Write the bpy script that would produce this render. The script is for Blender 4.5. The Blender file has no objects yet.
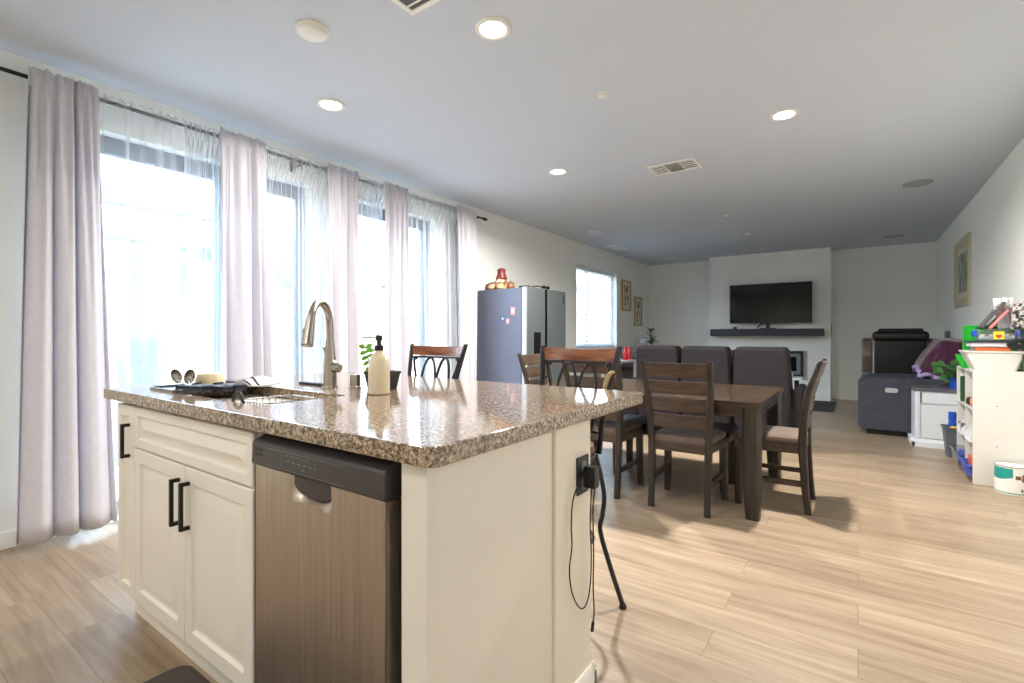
import bpy, bmesh, math, random
from mathutils import Vector, Matrix, noise as mnoise
random.seed(7)
S = bpy.context.scene
COL = S.collection
PI = math.pi

# ---------------------------------------------------------------- camera, world, light, exposure
F_PX, VPX, HORIZON, CAM_H = 491.0, 858.0, 335.3, 1.13
YAW = math.atan((VPX - 512.0) / F_PX)
cam_d = bpy.data.cameras.new('camera')
cam_d.sensor_width = 36.0
cam_d.lens = 36.0 * F_PX / 1024.0
cam_d.shift_y = (HORIZON - 341.5) / 1024.0
cam_d.clip_start = 0.03
cam = bpy.data.objects.new('camera', cam_d)
cam.location = (0, 0, CAM_H)
cam.rotation_euler = (PI / 2, 0, YAW)
COL.objects.link(cam)
S.camera = cam

S.view_settings.view_transform = 'Standard'
S.view_settings.look = 'None'
S.view_settings.gamma = 1.0
S.view_settings.use_curve_mapping = False
S.view_settings.exposure = 1.02

world = bpy.data.worlds.new('world')
S.world = world
world.use_nodes = True
wn = world.node_tree
wn.nodes['Background'].inputs['Color'].default_value = (0.66, 0.83, 1.0, 1)
wn.nodes['Background'].inputs['Strength'].default_value = 10.5

def lamp(name, kind, loc, power, color, size=0.15, rot=(0, 0, 0), **kw):
    d = bpy.data.lights.new(name, kind)
    d.energy = power
    d.color = color
    if kind == 'AREA':
        d.shape = kw.get('shape', 'DISK'); d.size = size
        if 'size_y' in kw: d.size_y = kw['size_y']
        if 'spread' in kw: d.spread = kw['spread']
        if kw.get('portal'): d.cycles.is_portal = True
    if kind == 'SUN':
        d.angle = size
    o = bpy.data.objects.new(name, d)
    o.location = loc; o.rotation_euler = rot
    COL.objects.link(o)
    return o

lamp('sun', 'SUN', (0, 0, 12), 9.0, (1.0, 0.97, 0.93), 0.01, (math.radians(12), math.radians(38), 0))
# sky portals in the glazed openings (they only guide the sky's own light)
lamp('sky_portal', 'AREA', (-3.90, 1.58, 1.18), 1, (1, 1, 1), 2.3, (0, -PI / 2, 0), shape='RECTANGLE', size_y=1.55, portal=True)
lamp('sky_portal', 'AREA', (-3.90, 3.26, 1.18), 1, (1, 1, 1), 2.3, (0, -PI / 2, 0), shape='RECTANGLE', size_y=1.05, portal=True)
lamp('sky_portal', 'AREA', (-3.90, 7.86, 1.6), 1, (1, 1, 1), 1.4, (0, -PI / 2, 0), shape='RECTANGLE', size_y=1.6, portal=True)

WARM = (1.0, 0.95, 0.88)
LED_W = 50.0
S.cycles.max_bounces = 12
S.cycles.diffuse_bounces = 9
S.cycles.transparent_max_bounces = 16
S.cycles.use_denoising = True
S.cycles.sample_clamp_indirect = 10.0
S.cycles.caustics_reflective = False
S.cycles.caustics_refractive = False

# ---------------------------------------------------------------- material helpers
def srgb(r, g, b):
    f = lambda c: (c / 255 / 12.92) if c / 255 <= 0.04045 else ((c / 255 + 0.055) / 1.055) ** 2.4
    return (f(r), f(g), f(b), 1)

def new_mat(name):
    m = bpy.data.materials.new(name)
    m.use_nodes = True
    nt = m.node_tree
    return m, nt, nt.nodes['Principled BSDF']

def N(nt, t, **kw):
    n = nt.nodes.new(t)
    for k, v in kw.items():
        setattr(n, k, v)
    return n

def ramp(nt, stops, interp='LINEAR'):
    r = N(nt, 'ShaderNodeValToRGB')
    r.color_ramp.interpolation = interp
    e = r.color_ramp.elements
    while len(e) < len(stops): e.new(0.5)
    for i, (p, c) in enumerate(stops):
        e[i].position = p; e[i].color = c
    return r

def coords(nt, scale=(1, 1, 1), kind='Object', rot=(0, 0, 0)):
    tc = N(nt, 'ShaderNodeTexCoord')
    mp = N(nt, 'ShaderNodeMapping')
    mp.inputs['Scale'].default_value = scale
    mp.inputs['Rotation'].default_value = rot
    nt.links.new(tc.outputs[kind], mp.inputs['Vector'])
    return mp.outputs['Vector']

def pm(name, rgb, rough=0.5, metal=0.0, var=0.05, scale=12, bump=0.0, bscale=80, stretch=(1, 1, 1), spec=0.5, coat=0, sheen=0, trans=None):
    """procedural principled material: base colour with a little noise, optional bump"""
    m, nt, b = new_mat(name)
    c = srgb(*rgb)
    v = coords(nt, stretch)
    n = N(nt, 'ShaderNodeTexNoise'); n.inputs['Scale'].default_value = scale; n.inputs['Detail'].default_value = 4
    nt.links.new(v, n.inputs['Vector'])
    lo = tuple(x * (1 - var) for x in c[:3]) + (1,)
    hi = tuple(min(1, x * (1 + var)) for x in c[:3]) + (1,)
    r = ramp(nt, [(0.3, lo), (0.7, hi)])
    nt.links.new(n.outputs['Fac'], r.inputs['Fac'])
    nt.links.new(r.outputs['Color'], b.inputs['Base Color'])
    b.inputs['Roughness'].default_value = rough
    b.inputs['Metallic'].default_value = metal
    b.inputs['Specular IOR Level'].default_value = spec
    if coat: b.inputs['Coat Weight'].default_value = coat; b.inputs['Coat Roughness'].default_value = 0.1
    if sheen: b.inputs['Sheen Weight'].default_value = sheen
    if bump:
        n2 = N(nt, 'ShaderNodeTexNoise'); n2.inputs['Scale'].default_value = bscale; n2.inputs['Detail'].default_value = 3
        nt.links.new(v, n2.inputs['Vector'])
        bp = N(nt, 'ShaderNodeBump'); bp.inputs['Strength'].default_value = bump; bp.inputs['Distance'].default_value = 0.01
        nt.links.new(n2.outputs['Fac'], bp.inputs['Height'])
        nt.links.new(bp.outputs['Normal'], b.inputs['Normal'])
    if trans:
        t = N(nt, 'ShaderNodeBsdfTranslucent'); nt.links.new(r.outputs['Color'], t.inputs['Color'])
        mx = N(nt, 'ShaderNodeMixShader'); mx.inputs['Fac'].default_value = trans
        nt.links.new(b.outputs['BSDF'], mx.inputs[1]); nt.links.new(t.outputs['BSDF'], mx.inputs[2])
        nt.links.new(mx.outputs['Shader'], nt.nodes['Material Output'].inputs['Surface'])
    return m

def mat_floor():
    m, nt, b = new_mat('oak_plank_floor')
    v = coords(nt)
    br = N(nt, 'ShaderNodeTexBrick', offset=0.37, offset_frequency=2, squash=1.0)
    br.inputs['Scale'].default_value = 1.0
    br.inputs['Brick Width'].default_value = 1.22
    br.inputs['Row Height'].default_value = 0.18
    br.inputs['Mortar Size'].default_value = 0.0016
    br.inputs['Mortar Smooth'].default_value = 0.2
    br.inputs['Bias'].default_value = 0.0
    br.inputs['Color1'].default_value = (0, 0, 0, 1)
    br.inputs['Color2'].default_value = (1, 1, 1, 1)
    br.inputs['Mortar'].default_value = (0.5, 0.5, 0.5, 1)
    nt.links.new(v, br.inputs['Vector'])
    # per-plank offset of the grain
    vo = N(nt, 'ShaderNodeVectorMath', operation='MULTIPLY_ADD')
    vo.inputs[1].default_value = (0.0, 0.0, 9.0)
    nt.links.new(br.outputs['Color'], vo.inputs[0])
    nt.links.new(v, vo.inputs[2])
    mp = N(nt, 'ShaderNodeMapping'); mp.inputs['Scale'].default_value = (1.1, 16, 3)
    nt.links.new(vo.outputs['Vector'], mp.inputs['Vector'])
    g = N(nt, 'ShaderNodeTexNoise'); g.inputs['Scale'].default_value = 1.6; g.inputs['Detail'].default_value = 7; g.inputs['Roughness'].default_value = 0.62; g.inputs['Distortion'].default_value = 0.6
    nt.links.new(mp.outputs['Vector'], g.inputs['Vector'])
    r = ramp(nt, [(0.26, srgb(130, 110, 90)), (0.45, srgb(153, 134, 112)), (0.60, srgb(167, 149, 127)), (0.80, srgb(180, 165, 145))])
    nt.links.new(g.outputs['Fac'], r.inputs['Fac'])
    # tone per plank
    t = N(nt, 'ShaderNodeMix', data_type='RGBA', blend_type='MULTIPLY'); t.inputs['Factor'].default_value = 1
    tr = ramp(nt, [(0.0, (0.84, 0.82, 0.80, 1)), (1.0, (1.04, 1.04, 1.04, 1))])
    nt.links.new(br.outputs['Color'], tr.inputs['Fac'])
    nt.links.new(r.outputs['Color'], t.inputs['A']); nt.links.new(tr.outputs['Color'], t.inputs['B'])
    # seams
    s = N(nt, 'ShaderNodeMix', data_type='RGBA'); s.inputs['B'].default_value = srgb(128, 106, 84)
    nt.links.new(br.outputs['Fac'], s.inputs['Factor'])
    nt.links.new(t.outputs['Result'], s.inputs['A'])
    nt.links.new(s.outputs['Result'], b.inputs['Base Color'])
    b.inputs['Roughness'].default_value = 0.36
    b.inputs['Specular IOR Level'].default_value = 0.45
    bp = N(nt, 'ShaderNodeBump'); bp.inputs['Strength'].default_value = 0.12; bp.inputs['Distance'].default_value = 0.004
    nt.links.new(g.outputs['Fac'], bp.inputs['Height']); nt.links.new(bp.outputs['Normal'], b.inputs['Normal'])
    return m

def mat_granite():
    m, nt, b = new_mat('speckled_granite')
    v = coords(nt)
    n1 = N(nt, 'ShaderNodeTexNoise'); n1.inputs['Scale'].default_value = 95; n1.inputs['Detail'].default_value = 4; n1.inputs['Roughness'].default_value = 0.75
    nt.links.new(v, n1.inputs['Vector'])
    r1 = ramp(nt, [(0.30, srgb(48, 43, 41)), (0.41, srgb(112, 98, 86)), (0.49, srgb(164, 144, 124)), (0.56, srgb(194, 176, 154)), (0.68, srgb(220, 208, 192))])
    nt.links.new(n1.outputs['Fac'], r1.inputs['Fac'])
    vo = N(nt, 'ShaderNodeTexVoronoi'); vo.inputs['Scale'].default_value = 240
    nt.links.new(v, vo.inputs['Vector'])
    sep = N(nt, 'ShaderNodeSeparateColor'); nt.links.new(vo.outputs['Color'], sep.inputs['Color'])
    r2 = ramp(nt, [(0.0, (0.10, 0.09, 0.09, 1)), (0.20, (0.55, 0.5, 0.46, 1)), (0.45, (0.9, 0.86, 0.8, 1)), (0.85, (1.1, 1.05, 1.0, 1))], 'CONSTANT')
    nt.links.new(sep.outputs['Red'], r2.inputs['Fac'])
    mx = N(nt, 'ShaderNodeMix', data_type='RGBA', blend_type='MULTIPLY'); mx.inputs['Factor'].default_value = 0.75
    nt.links.new(r1.outputs['Color'], mx.inputs['A']); nt.links.new(r2.outputs['Color'], mx.inputs['B'])
    nt.links.new(mx.outputs['Result'], b.inputs['Base Color'])
    b.inputs['Roughness'].default_value = 0.09
    b.inputs['Specular IOR Level'].default_value = 0.55
    return m

def mat_steel(name, rgb, rough=0.3, along=(60, 60, 2), aniso=0.0):
    m, nt, b = new_mat(name)
    c = srgb(*rgb)
    v = coords(nt, along)
    n = N(nt, 'ShaderNodeTexNoise'); n.inputs['Scale'].default_value = 2; n.inputs['Detail'].default_value = 5
    nt.links.new(v, n.inputs['Vector'])
    r = ramp(nt, [(0.3, tuple(x * 0.86 for x in c[:3]) + (1,)), (0.7, tuple(min(1, x * 1.08) for x in c[:3]) + (1,))])
    nt.links.new(n.outputs['Fac'], r.inputs['Fac']); nt.links.new(r.outputs['Color'], b.inputs['Base Color'])
    rr = N(nt, 'ShaderNodeMapRange'); rr.inputs['To Min'].default_value = rough * 0.85; rr.inputs['To Max'].default_value = rough * 1.2
    nt.links.new(n.outputs['Fac'], rr.inputs['Value']); nt.links.new(rr.outputs['Result'], b.inputs['Roughness'])
    b.inputs['Metallic'].default_value = 1.0
    b.inputs['Anisotropic'].default_value = aniso
    return m

def mat_wood(name, dark, mid, light, rough=0.4, along=(2, 30, 30), scale=1.5):
    m, nt, b = new_mat(name)
    v = coords(nt, along)
    n = N(nt, 'ShaderNodeTexNoise'); n.inputs['Scale'].default_value = scale; n.inputs['Detail'].default_value = 6; n.inputs['Roughness'].default_value = 0.6; n.inputs['Distortion'].default_value = 0.4
    nt.links.new(v, n.inputs['Vector'])
    r = ramp(nt, [(0.3, srgb(*dark)), (0.5, srgb(*mid)), (0.72, srgb(*light))])
    nt.links.new(n.outputs['Fac'], r.inputs['Fac']); nt.links.new(r.outputs['Color'], b.inputs['Base Color'])
    b.inputs['Roughness'].default_value = rough
    return m

def mat_sheer():
    m, nt, b = new_mat('white_voile')
    out = nt.nodes['Material Output']
    v = coords(nt, (400, 400, 400))
    w = N(nt, 'ShaderNodeTexNoise'); w.inputs['Scale'].default_value = 1.0
    nt.links.new(v, w.inputs['Vector'])
    tr = N(nt, 'ShaderNodeBsdfTransparent')
    tl = N(nt, 'ShaderNodeBsdfTranslucent'); tl.inputs['Color'].default_value = (0.60, 0.66, 0.74, 1)
    df = N(nt, 'ShaderNodeBsdfDiffuse'); df.inputs['Color'].default_value = (0.86, 0.88, 0.92, 1)
    a = N(nt, 'ShaderNodeMixShader'); a.inputs['Fac'].default_value = 0.5
    nt.links.new(tl.outputs[0], a.inputs[1]); nt.links.new(df.outputs[0], a.inputs[2])
    # the weave closes up where the cloth turns edge-on
    lw = N(nt, 'ShaderNodeLayerWeight'); lw.inputs['Blend'].default_value = 0.5
    mr = N(nt, 'ShaderNodeMapRange'); mr.inputs['To Min'].default_value = 0.20; mr.inputs['To Max'].default_value = 0.80
    nt.links.new(lw.outputs['Facing'], mr.inputs['Value'])
    mu = N(nt, 'ShaderNodeMath', operation='MULTIPLY_ADD'); mu.inputs[1].default_value = 0.1
    nt.links.new(w.outputs['Fac'], mu.inputs[0]); nt.links.new(mr.outputs['Result'], mu.inputs[2])
    mx = N(nt, 'ShaderNodeMixShader')
    nt.links.new(mu.outputs[0], mx.inputs['Fac']); nt.links.new(tr.outputs[0], mx.inputs[1]); nt.links.new(a.outputs[0], mx.inputs[2])
    nt.links.new(mx.outputs[0], out.inputs['Surface'])
    return m

def mat_glass(name, tint=(1, 1, 1), refl=0.08, rough=0.02):
    m, nt, b = new_mat(name)
    out = nt.nodes['Material Output']
    tr = N(nt, 'ShaderNodeBsdfTransparent'); tr.inputs['Color'].default_value = (*tint, 1)
    gl = N(nt, 'ShaderNodeBsdfGlossy'); gl.inputs['Roughness'].default_value = rough
    fr = N(nt, 'ShaderNodeLayerWeight'); fr.inputs['Blend'].default_value = 0.25
    mr = N(nt, 'ShaderNodeMapRange'); mr.inputs['To Min'].default_value = refl * 0.5; mr.inputs['To Max'].default_value = 0.6
    nt.links.new(fr.outputs['Fresnel'], mr.inputs['Value'])
    mx = N(nt, 'ShaderNodeMixShader')
    nt.links.new(mr.outputs['Result'], mx.inputs['Fac']); nt.links.new(tr.outputs[0], mx.inputs[1]); nt.links.new(gl.outputs[0], mx.inputs[2])
    nt.links.new(mx.outputs[0], out.inputs['Surface'])
    return m

def mat_emit(name, rgb, strength):
    m, nt, b = new_mat(name)
    b.inputs['Base Color'].default_value = (0.9, 0.9, 0.9, 1)
    b.inputs['Emission Color'].default_value = (*rgb, 1)
    b.inputs['Emission Strength'].default_value = strength
    return m

def mat_picture(name, bg, a, bcol, scale=6):
    """a soft painterly print: pale ground with darker floral blotches"""
    m, nt, b = new_mat(name)
    v = coords(nt, (scale, scale, scale))
    n = N(nt, 'ShaderNodeTexNoise'); n.inputs['Scale'].default_value = 1.2; n.inputs['Detail'].default_value = 5
    nt.links.new(v, n.inputs['Vector'])
    r = ramp(nt, [(0.36, srgb(*a)), (0.48, srgb(*bcol)), (0.58, srgb(*bg))])
    nt.links.new(n.outputs['Fac'], r.inputs['Fac']); nt.links.new(r.outputs['Color'], b.inputs['Base Color'])
    b.inputs['Roughness'].default_value = 0.5
    return m

M = {}
M['floor'] = mat_floor()
M['granite'] = mat_granite()
M['wall'] = pm('painted_wall', (241, 243, 239), 0.75, var=0.01, scale=3, bump=0.05, bscale=260)
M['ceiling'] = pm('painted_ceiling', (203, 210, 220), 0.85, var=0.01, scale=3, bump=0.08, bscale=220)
M['trim'] = pm('white_trim', (236, 234, 228), 0.4, var=0.01)
M['cab'] = pm('cream_cabinet_paint', (236, 231, 221), 0.38, var=0.015, scale=5)
M['panel'] = pm('cream_panel_paint', (236, 229, 215), 0.5, var=0.015, scale=5)
M['black_metal'] = pm('black_metal', (24, 23, 22), 0.4, metal=0.3, var=0.1)
M['black_plastic'] = pm('black_plastic', (26, 26, 28), 0.45, var=0.1)
M['black_gloss'] = pm('black_gloss', (10, 10, 11), 0.12, var=0.1)
M['dw_panel'] = pm('charcoal_control_panel', (74, 70, 70), 0.38, metal=0.35, var=0.04)
M['dw_steel'] = mat_steel('brushed_stainless_door', (196, 184, 172), 0.34, (45, 45, 1.2))
M['steel'] = pm('satin_nickel', (176, 168, 160), 0.27, metal=1.0, var=0.03, scale=60)
M['sink_steel'] = mat_steel('sink_stainless', (128, 131, 136), 0.36, (4, 60, 60))
M['fridge_steel'] = pm('fridge_stainless', (112, 120, 122), 0.36, metal=0.45, var=0.06, scale=3, stretch=(40, 40, 1))
M['fridge_side'] = pm('grey_enamelled_side', (100, 106, 124), 0.34, metal=0.35, var=0.03)
M['fridge_edge'] = pm('pale_door_edge', (184, 190, 196), 0.35, metal=0.4, var=0.02)
M['curtain'] = pm('lilac_grey_curtain', (222, 220, 227), 0.9, var=0.03, scale=40, bump=0.1, bscale=300, trans=0.19)
M['sheer'] = mat_sheer()
M['glass'] = mat_glass('window_glass', (0.97, 0.99, 1.0))
M['frame'] = pm('bronze_grey_frame', (84, 92, 104), 0.5, var=0.03)
M['vinyl'] = pm('white_vinyl', (228, 232, 236), 0.4, var=0.01)
M['blind'] = pm('white_blind_slat', (206, 214, 226), 0.5, var=0.01, trans=0.1)
M['chair_wood'] = mat_wood('weathered_brown_wood', (44, 33, 27), (68, 53, 43), (92, 74, 60), 0.42, (3, 30, 30))
M['post_wood'] = mat_wood('weathered_brown_post', (29, 24, 21), (44, 37, 31), (60, 50, 42), 0.42, (30, 30, 3))
M['table_wood'] = mat_wood('table_brown_wood', (40, 32, 26), (62, 49, 38), (84, 68, 53), 0.14, (2.5, 26, 26))
M['chair_seat'] = pm('tan_microfibre', (96, 78, 66), 0.85, var=0.08, scale=25, sheen=0.3)
M['stool_iron'] = pm('dark_bronze_iron', (46, 44, 48), 0.36, metal=0.6, var=0.1)
M['stool_wood'] = mat_wood('cherry_rail', (96, 56, 36), (126, 78, 52), (150, 98, 68), 0.2, (3, 30, 30))
M['stool_seat'] = pm('brown_stool_cushion', (104, 66, 52), 0.7, var=0.08)
M['sofa'] = pm('dark_taupe_suede', (38, 36, 38), 0.85, var=0.12, scale=14, bump=0.06, bscale=200, spec=0.2)
M['recliner'] = pm('slate_grey_suede', (72, 75, 86), 0.85, var=0.12, scale=12, bump=0.06, bscale=200, spec=0.25)
M['leather'] = pm('black_leather', (20, 20, 22), 0.35, var=0.12, scale=30, bump=0.1, bscale=120)
M['taupe_shell'] = pm('taupe_shell', (104, 90, 80), 0.35, var=0.04)
M['blanket'] = pm('plum_fleece', (72, 26, 58), 0.95, var=0.18, scale=30, bump=0.4, bscale=60, sheen=0.4)
M['lavender'] = pm('lavender_fleece', (176, 160, 206), 0.95, var=0.08, scale=40, bump=0.4, bscale=90)
M['white_lam'] = pm('white_laminate', (206, 204, 198), 0.45, var=0.01)
M['cab_white'] = pm('bluish_white_paint', (222, 228, 234), 0.45, var=0.01)
M['cab_top'] = pm('grey_cabinet_top', (92, 94, 100), 0.4, var=0.06)
M['tv_screen'] = pm('tv_screen', (7, 7, 7), 0.1, var=0.1, spec=0.3)
M['mantel'] = pm('charcoal_mantel', (52, 54, 62), 0.55, var=0.12, scale=20, stretch=(1, 8, 8))
M['firebox'] = pm('dark_firebox_glass', (22, 26, 30), 0.1, var=0.1)
M['firetrim'] = pm('pewter_trim', (122, 130, 136), 0.4, metal=0.5, var=0.04)
M['firesurround'] = pm('taupe_surround', (178, 174, 164), 0.6, var=0.04)
M['gold'] = pm('antique_gold_frame', (196, 172, 112), 0.4, metal=0.3, var=0.12, scale=30)
M['goldpale'] = pm('champagne_frame', (198, 190, 164), 0.45, metal=0.2, var=0.08, scale=30)
M['mount'] = pm('picture_mount', (222, 216, 196), 0.8, var=0.02)
M['art_a'] = mat_picture('grey_landscape_print', (164, 172, 164), (96, 108, 104), (136, 146, 138), 7)
M['art_b'] = mat_picture('flower_print', (214, 208, 190), (92, 88, 84), (180, 166, 150), 11)
M['rug'] = pm('charcoal_mat', (52, 52, 56), 0.95, var=0.12, scale=60, bump=0.3, bscale=200)
M['foam_mat'] = pm('brown_rubber_mat', (78, 70, 64), 0.7, var=0.05, bump=0.15, bscale=250)
M['cream'] = pm('cream_soap', (232, 218, 190), 0.28, var=0.02, coat=0.5)
M['bowl'] = pm('cream_stoneware', (226, 206, 170), 0.4, var=0.03)
M['tray'] = pm('dark_lacquer_tray', (58, 62, 76), 0.08, var=0.05, coat=1.0)
M['navy'] = pm('navy_silicone', (34, 40, 62), 0.5, var=0.1)
M['wire'] = pm('chrome_wire', (196, 198, 200), 0.22, metal=0.9, var=0.02)
M['leaf'] = pm('fresh_leaf', (112, 168, 62), 0.5, var=0.15, trans=0.25)
M['leaf_dark'] = pm('dark_leaf', (62, 100, 64), 0.55, var=0.2, trans=0.15)
M['leaf_mid'] = pm('succulent_leaf', (82, 132, 74), 0.55, var=0.2, trans=0.15)
M['soil'] = pm('potting_soil', (50, 38, 30), 0.95, var=0.2, scale=60)
M['terracotta_dk'] = pm('dark_red_glaze', (108, 38, 40), 0.45, var=0.1)
M['beige_clay'] = pm('beige_clay', (196, 160, 118), 0.6, var=0.1)
M['brown_clay'] = pm('brown_clay', (120, 78, 52), 0.6, var=0.1)
M['red'] = pm('red_plastic', (206, 34, 44), 0.35, var=0.05)
M['orange'] = pm('orange_label', (226, 110, 52), 0.45, var=0.05)
M['blue'] = pm('bright_blue_plastic', (28, 80, 190), 0.4, var=0.05)
M['blue_bin'] = pm('periwinkle_bin', (74, 90, 178), 0.45, var=0.05)
M['green'] = pm('green_plastic', (34, 176, 52), 0.4, var=0.05)
M['green_dk'] = pm('deep_green_fabric', (36, 78, 44), 0.7, var=0.1)
M['teal'] = pm('teal_print', (26, 140, 132), 0.45, var=0.05)
M['grey_bin'] = pm('grey_bucket', (92, 94, 102), 0.5, var=0.05)
M['clear'] = mat_glass('clear_plastic', (0.90, 0.93, 0.95), 0.14, 0.12)
M['paper'] = pm('paper', (232, 234, 236), 0.8, var=0.02, trans=0.2)
M['pink'] = pm('pink_plastic_sheet', (232, 158, 160), 0.4, var=0.04, trans=0.3)
M['yellow'] = pm('yellow_card', (240, 200, 44), 0.5, var=0.04)
M['grey_paint'] = pm('grey_screen', (112, 108, 112), 0.35, var=0.05)
M['tin'] = pm('tin_rim', (170, 160, 150), 0.35, metal=0.8, var=0.1)
M['rope'] = pm('braided_straw', (196, 172, 128), 0.9, var=0.15, scale=80, bump=0.5, bscale=160)
M['sticker'] = pm('white_sticker', (226, 224, 220), 0.6, var=0.01)
M['speaker'] = pm('speaker_grille', (160, 162, 168), 0.7, var=0.03, scale=300)
M['vent_dark'] = pm('vent_inside', (92, 96, 104), 0.7, var=0.05)
M['lens_on'] = mat_emit('lit_led_lens', (1.0, 0.90, 0.76), 9.0)
M['lens_off'] = pm('frosted_lens', (214, 226, 240), 0.4, var=0.01)
M['concrete'] = pm('patio_concrete', (206, 204, 198), 0.9, var=0.05, bump=0.1)
M['stucco'] = pm('warm_stucco', (190, 174, 148), 0.9, var=0.03, bump=0.1)
M['stucco_pale'] = pm('pale_stucco', (170, 172, 178), 0.9, var=0.03)
M['tile_roof'] = pm('clay_roof', (84, 76, 76), 0.85, var=0.15, scale=6, stretch=(4, 1, 1))
M['canvas'] = pm('slate_canvas', (84, 90, 102), 0.85, var=0.05, trans=0.1)
M['patio_beam'] = pm('patio_beam_paint', (58, 66, 78), 0.7, var=0.04)
M['stem'] = pm('stem', (104, 120, 60), 0.6, var=0.1)
M['beige_toys'] = pm('peach_plastic', (226, 122, 92), 0.5, var=0.05)

# ---------------------------------------------------------------- mesh helpers
class MB:
    def __init__(s): s.bm = bmesh.new()
    def _bev(s, vs, bev, seg):
        if bev > 0:
            es = {e for v in vs for e in v.link_edges}
            bmesh.ops.bevel(s.bm, geom=list(es), offset=bev, segments=seg, affect='EDGES', profile=0.5, clamp_overlap=True)
    def box(s, x0, x1, y0, y1, z0, z1, bev=0.0, seg=2):
        r = bmesh.ops.create_cube(s.bm, size=1.0)
        for v in r['verts']:
            v.co = Vector(((x0 + x1) / 2 + v.co.x * (x1 - x0), (y0 + y1) / 2 + v.co.y * (y1 - y0), (z0 + z1) / 2 + v.co.z * (z1 - z0)))
        s._bev(r['verts'], bev, seg); return s
    def bar(s, p, q, w, h, bev=0.0, up=(0, 0, 1)):
        p, q = Vector(p), Vector(q); d = q - p; L = d.length; d.normalize()
        u = Vector(up)
        if abs(d.dot(u)) > 0.98: u = Vector((0, 1, 0))
        a = d.cross(u).normalized(); b = a.cross(d).normalized()
        r = bmesh.ops.create_cube(s.bm, size=1.0)
        for v in r['verts']:
            v.co = p + d * (v.co.x + 0.5) * L + a * v.co.y * w + b * v.co.z * h
        s._bev(r['verts'], bev, 1); return s
    def rings(s, rings, caps=(True, True), closed=True):
        vr = [[s.bm.verts.new(Vector(p)) for p in ring] for ring in rings]
        n = len(vr[0])
        for a, b in zip(vr[:-1], vr[1:]):
            for i in range(n if closed else n - 1):
                j = (i + 1) % n
                s.bm.faces.new((a[i], a[j], b[j], b[i]))
        if closed and caps[0]: s.bm.faces.new(vr[0][::-1])
        if closed and caps[1]: s.bm.faces.new(vr[-1])
        return s
    def tube(s, pts, r, n=8, closed=False):
        pts = [Vector(p) for p in pts]
        k = len(pts)
        rs = r if isinstance(r, (list, tuple)) else [r] * k
        rings = []; ref = None
        for i, p in enumerate(pts):
            if closed: t = pts[(i + 1) % k] - pts[i - 1]
            else: t = pts[min(i + 1, k - 1)] - pts[max(i - 1, 0)]
            t.normalize()
            if ref is None:
                ref = Vector((0, 0, 1)) if abs(t.z) < 0.9 else Vector((1, 0, 0))
            a = (ref - t * ref.dot(t)).normalized(); ref = a
            b = t.cross(a)
            rings.append([p + (a * math.cos(2 * PI * j / n) + b * math.sin(2 * PI * j / n)) * rs[i] for j in range(n)])
        if closed:
            rings.append(rings[0]); return s.rings(rings, (False, False))
        return s.rings(rings)
    def cord(s, pts, r, n=8, sub=6):
        P = [Vector(p) for p in pts]; out = []
        for i in range(len(P) - 1):
            a, b, c, d = P[max(i - 1, 0)], P[i], P[i + 1], P[min(i + 2, len(P) - 1)]
            for k in range(sub):
                t = k / sub
                out.append(0.5 * (2 * b + (c - a) * t + (2 * a - 5 * b + 4 * c - d) * t * t + (3 * b - a - 3 * c + d) * t ** 3))
        return s.tube(out + [P[-1]], r, n)
    def sweep(s, pts, w, d):
        """rectangular cross-section kept in the XY plane, for near-vertical posts"""
        k = len(pts); rings = []
        for i, p in enumerate(pts):
            ww = w[i] if isinstance(w, (list, tuple)) else w
            dd = d[i] if isinstance(d, (list, tuple)) else d
            x, y, z = p
            c = min(ww, dd) * 0.18
            hw, hd = ww / 2, dd / 2
            rings.append([(x - hw + c, y - hd, z), (x + hw - c, y - hd, z), (x + hw, y - hd + c, z), (x + hw, y + hd - c, z),
                          (x + hw - c, y + hd, z), (x - hw + c, y + hd, z), (x - hw, y + hd - c, z), (x - hw, y - hd + c, z)])
        return s.rings(rings)
    def lathe(s, prof, cx, cy, z0=0, n=28, sx=1, sy=1):
        rings = [[(cx + max(r, 1e-4) * sx * math.cos(2 * PI * j / n), cy + max(r, 1e-4) * sy * math.sin(2 * PI * j / n), z0 + z) for j in range(n)] for r, z in prof]
        return s.rings(rings)
    def prism(s, poly, axis, a0, a1, bev=0.0, seg=2):
        def P(u, v, a): return {'y': (u, a, v), 'x': (a, u, v), 'z': (u, v, a)}[axis]
        b0 = len(s.bm.verts)
        s.rings([[P(u, v, a0) for u, v in poly], [P(u, v, a1) for u, v in poly]])
        if bev > 0:
            s.bm.verts.ensure_lookup_table()
            s._bev(list(s.bm.verts)[b0:], bev, seg)
        return s
    def grid(s, f, nu, nv):
        g = [[s.bm.verts.new(Vector(f(i / nu, j / nv))) for j in range(nv + 1)] for i in range(nu + 1)]
        for i in range(nu):
            for j in range(nv):
                s.bm.faces.new((g[i][j], g[i + 1][j], g[i + 1][j + 1], g[i][j + 1]))
        return s
    def ball(s, c, rx, ry=None, rz=None, n=16):
        ry = ry or rx; rz = rz or rx
        r = bmesh.ops.create_uvsphere(s.bm, u_segments=n, v_segments=max(6, n // 2), radius=1)
        for v in r['verts']: v.co = Vector((c[0] + v.co.x * rx, c[1] + v.co.y * ry, c[2] + v.co.z * rz))
        return s
    def xf(s, m):
        bmesh.ops.transform(s.bm, matrix=m, verts=s.bm.verts[:]); return s

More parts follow.
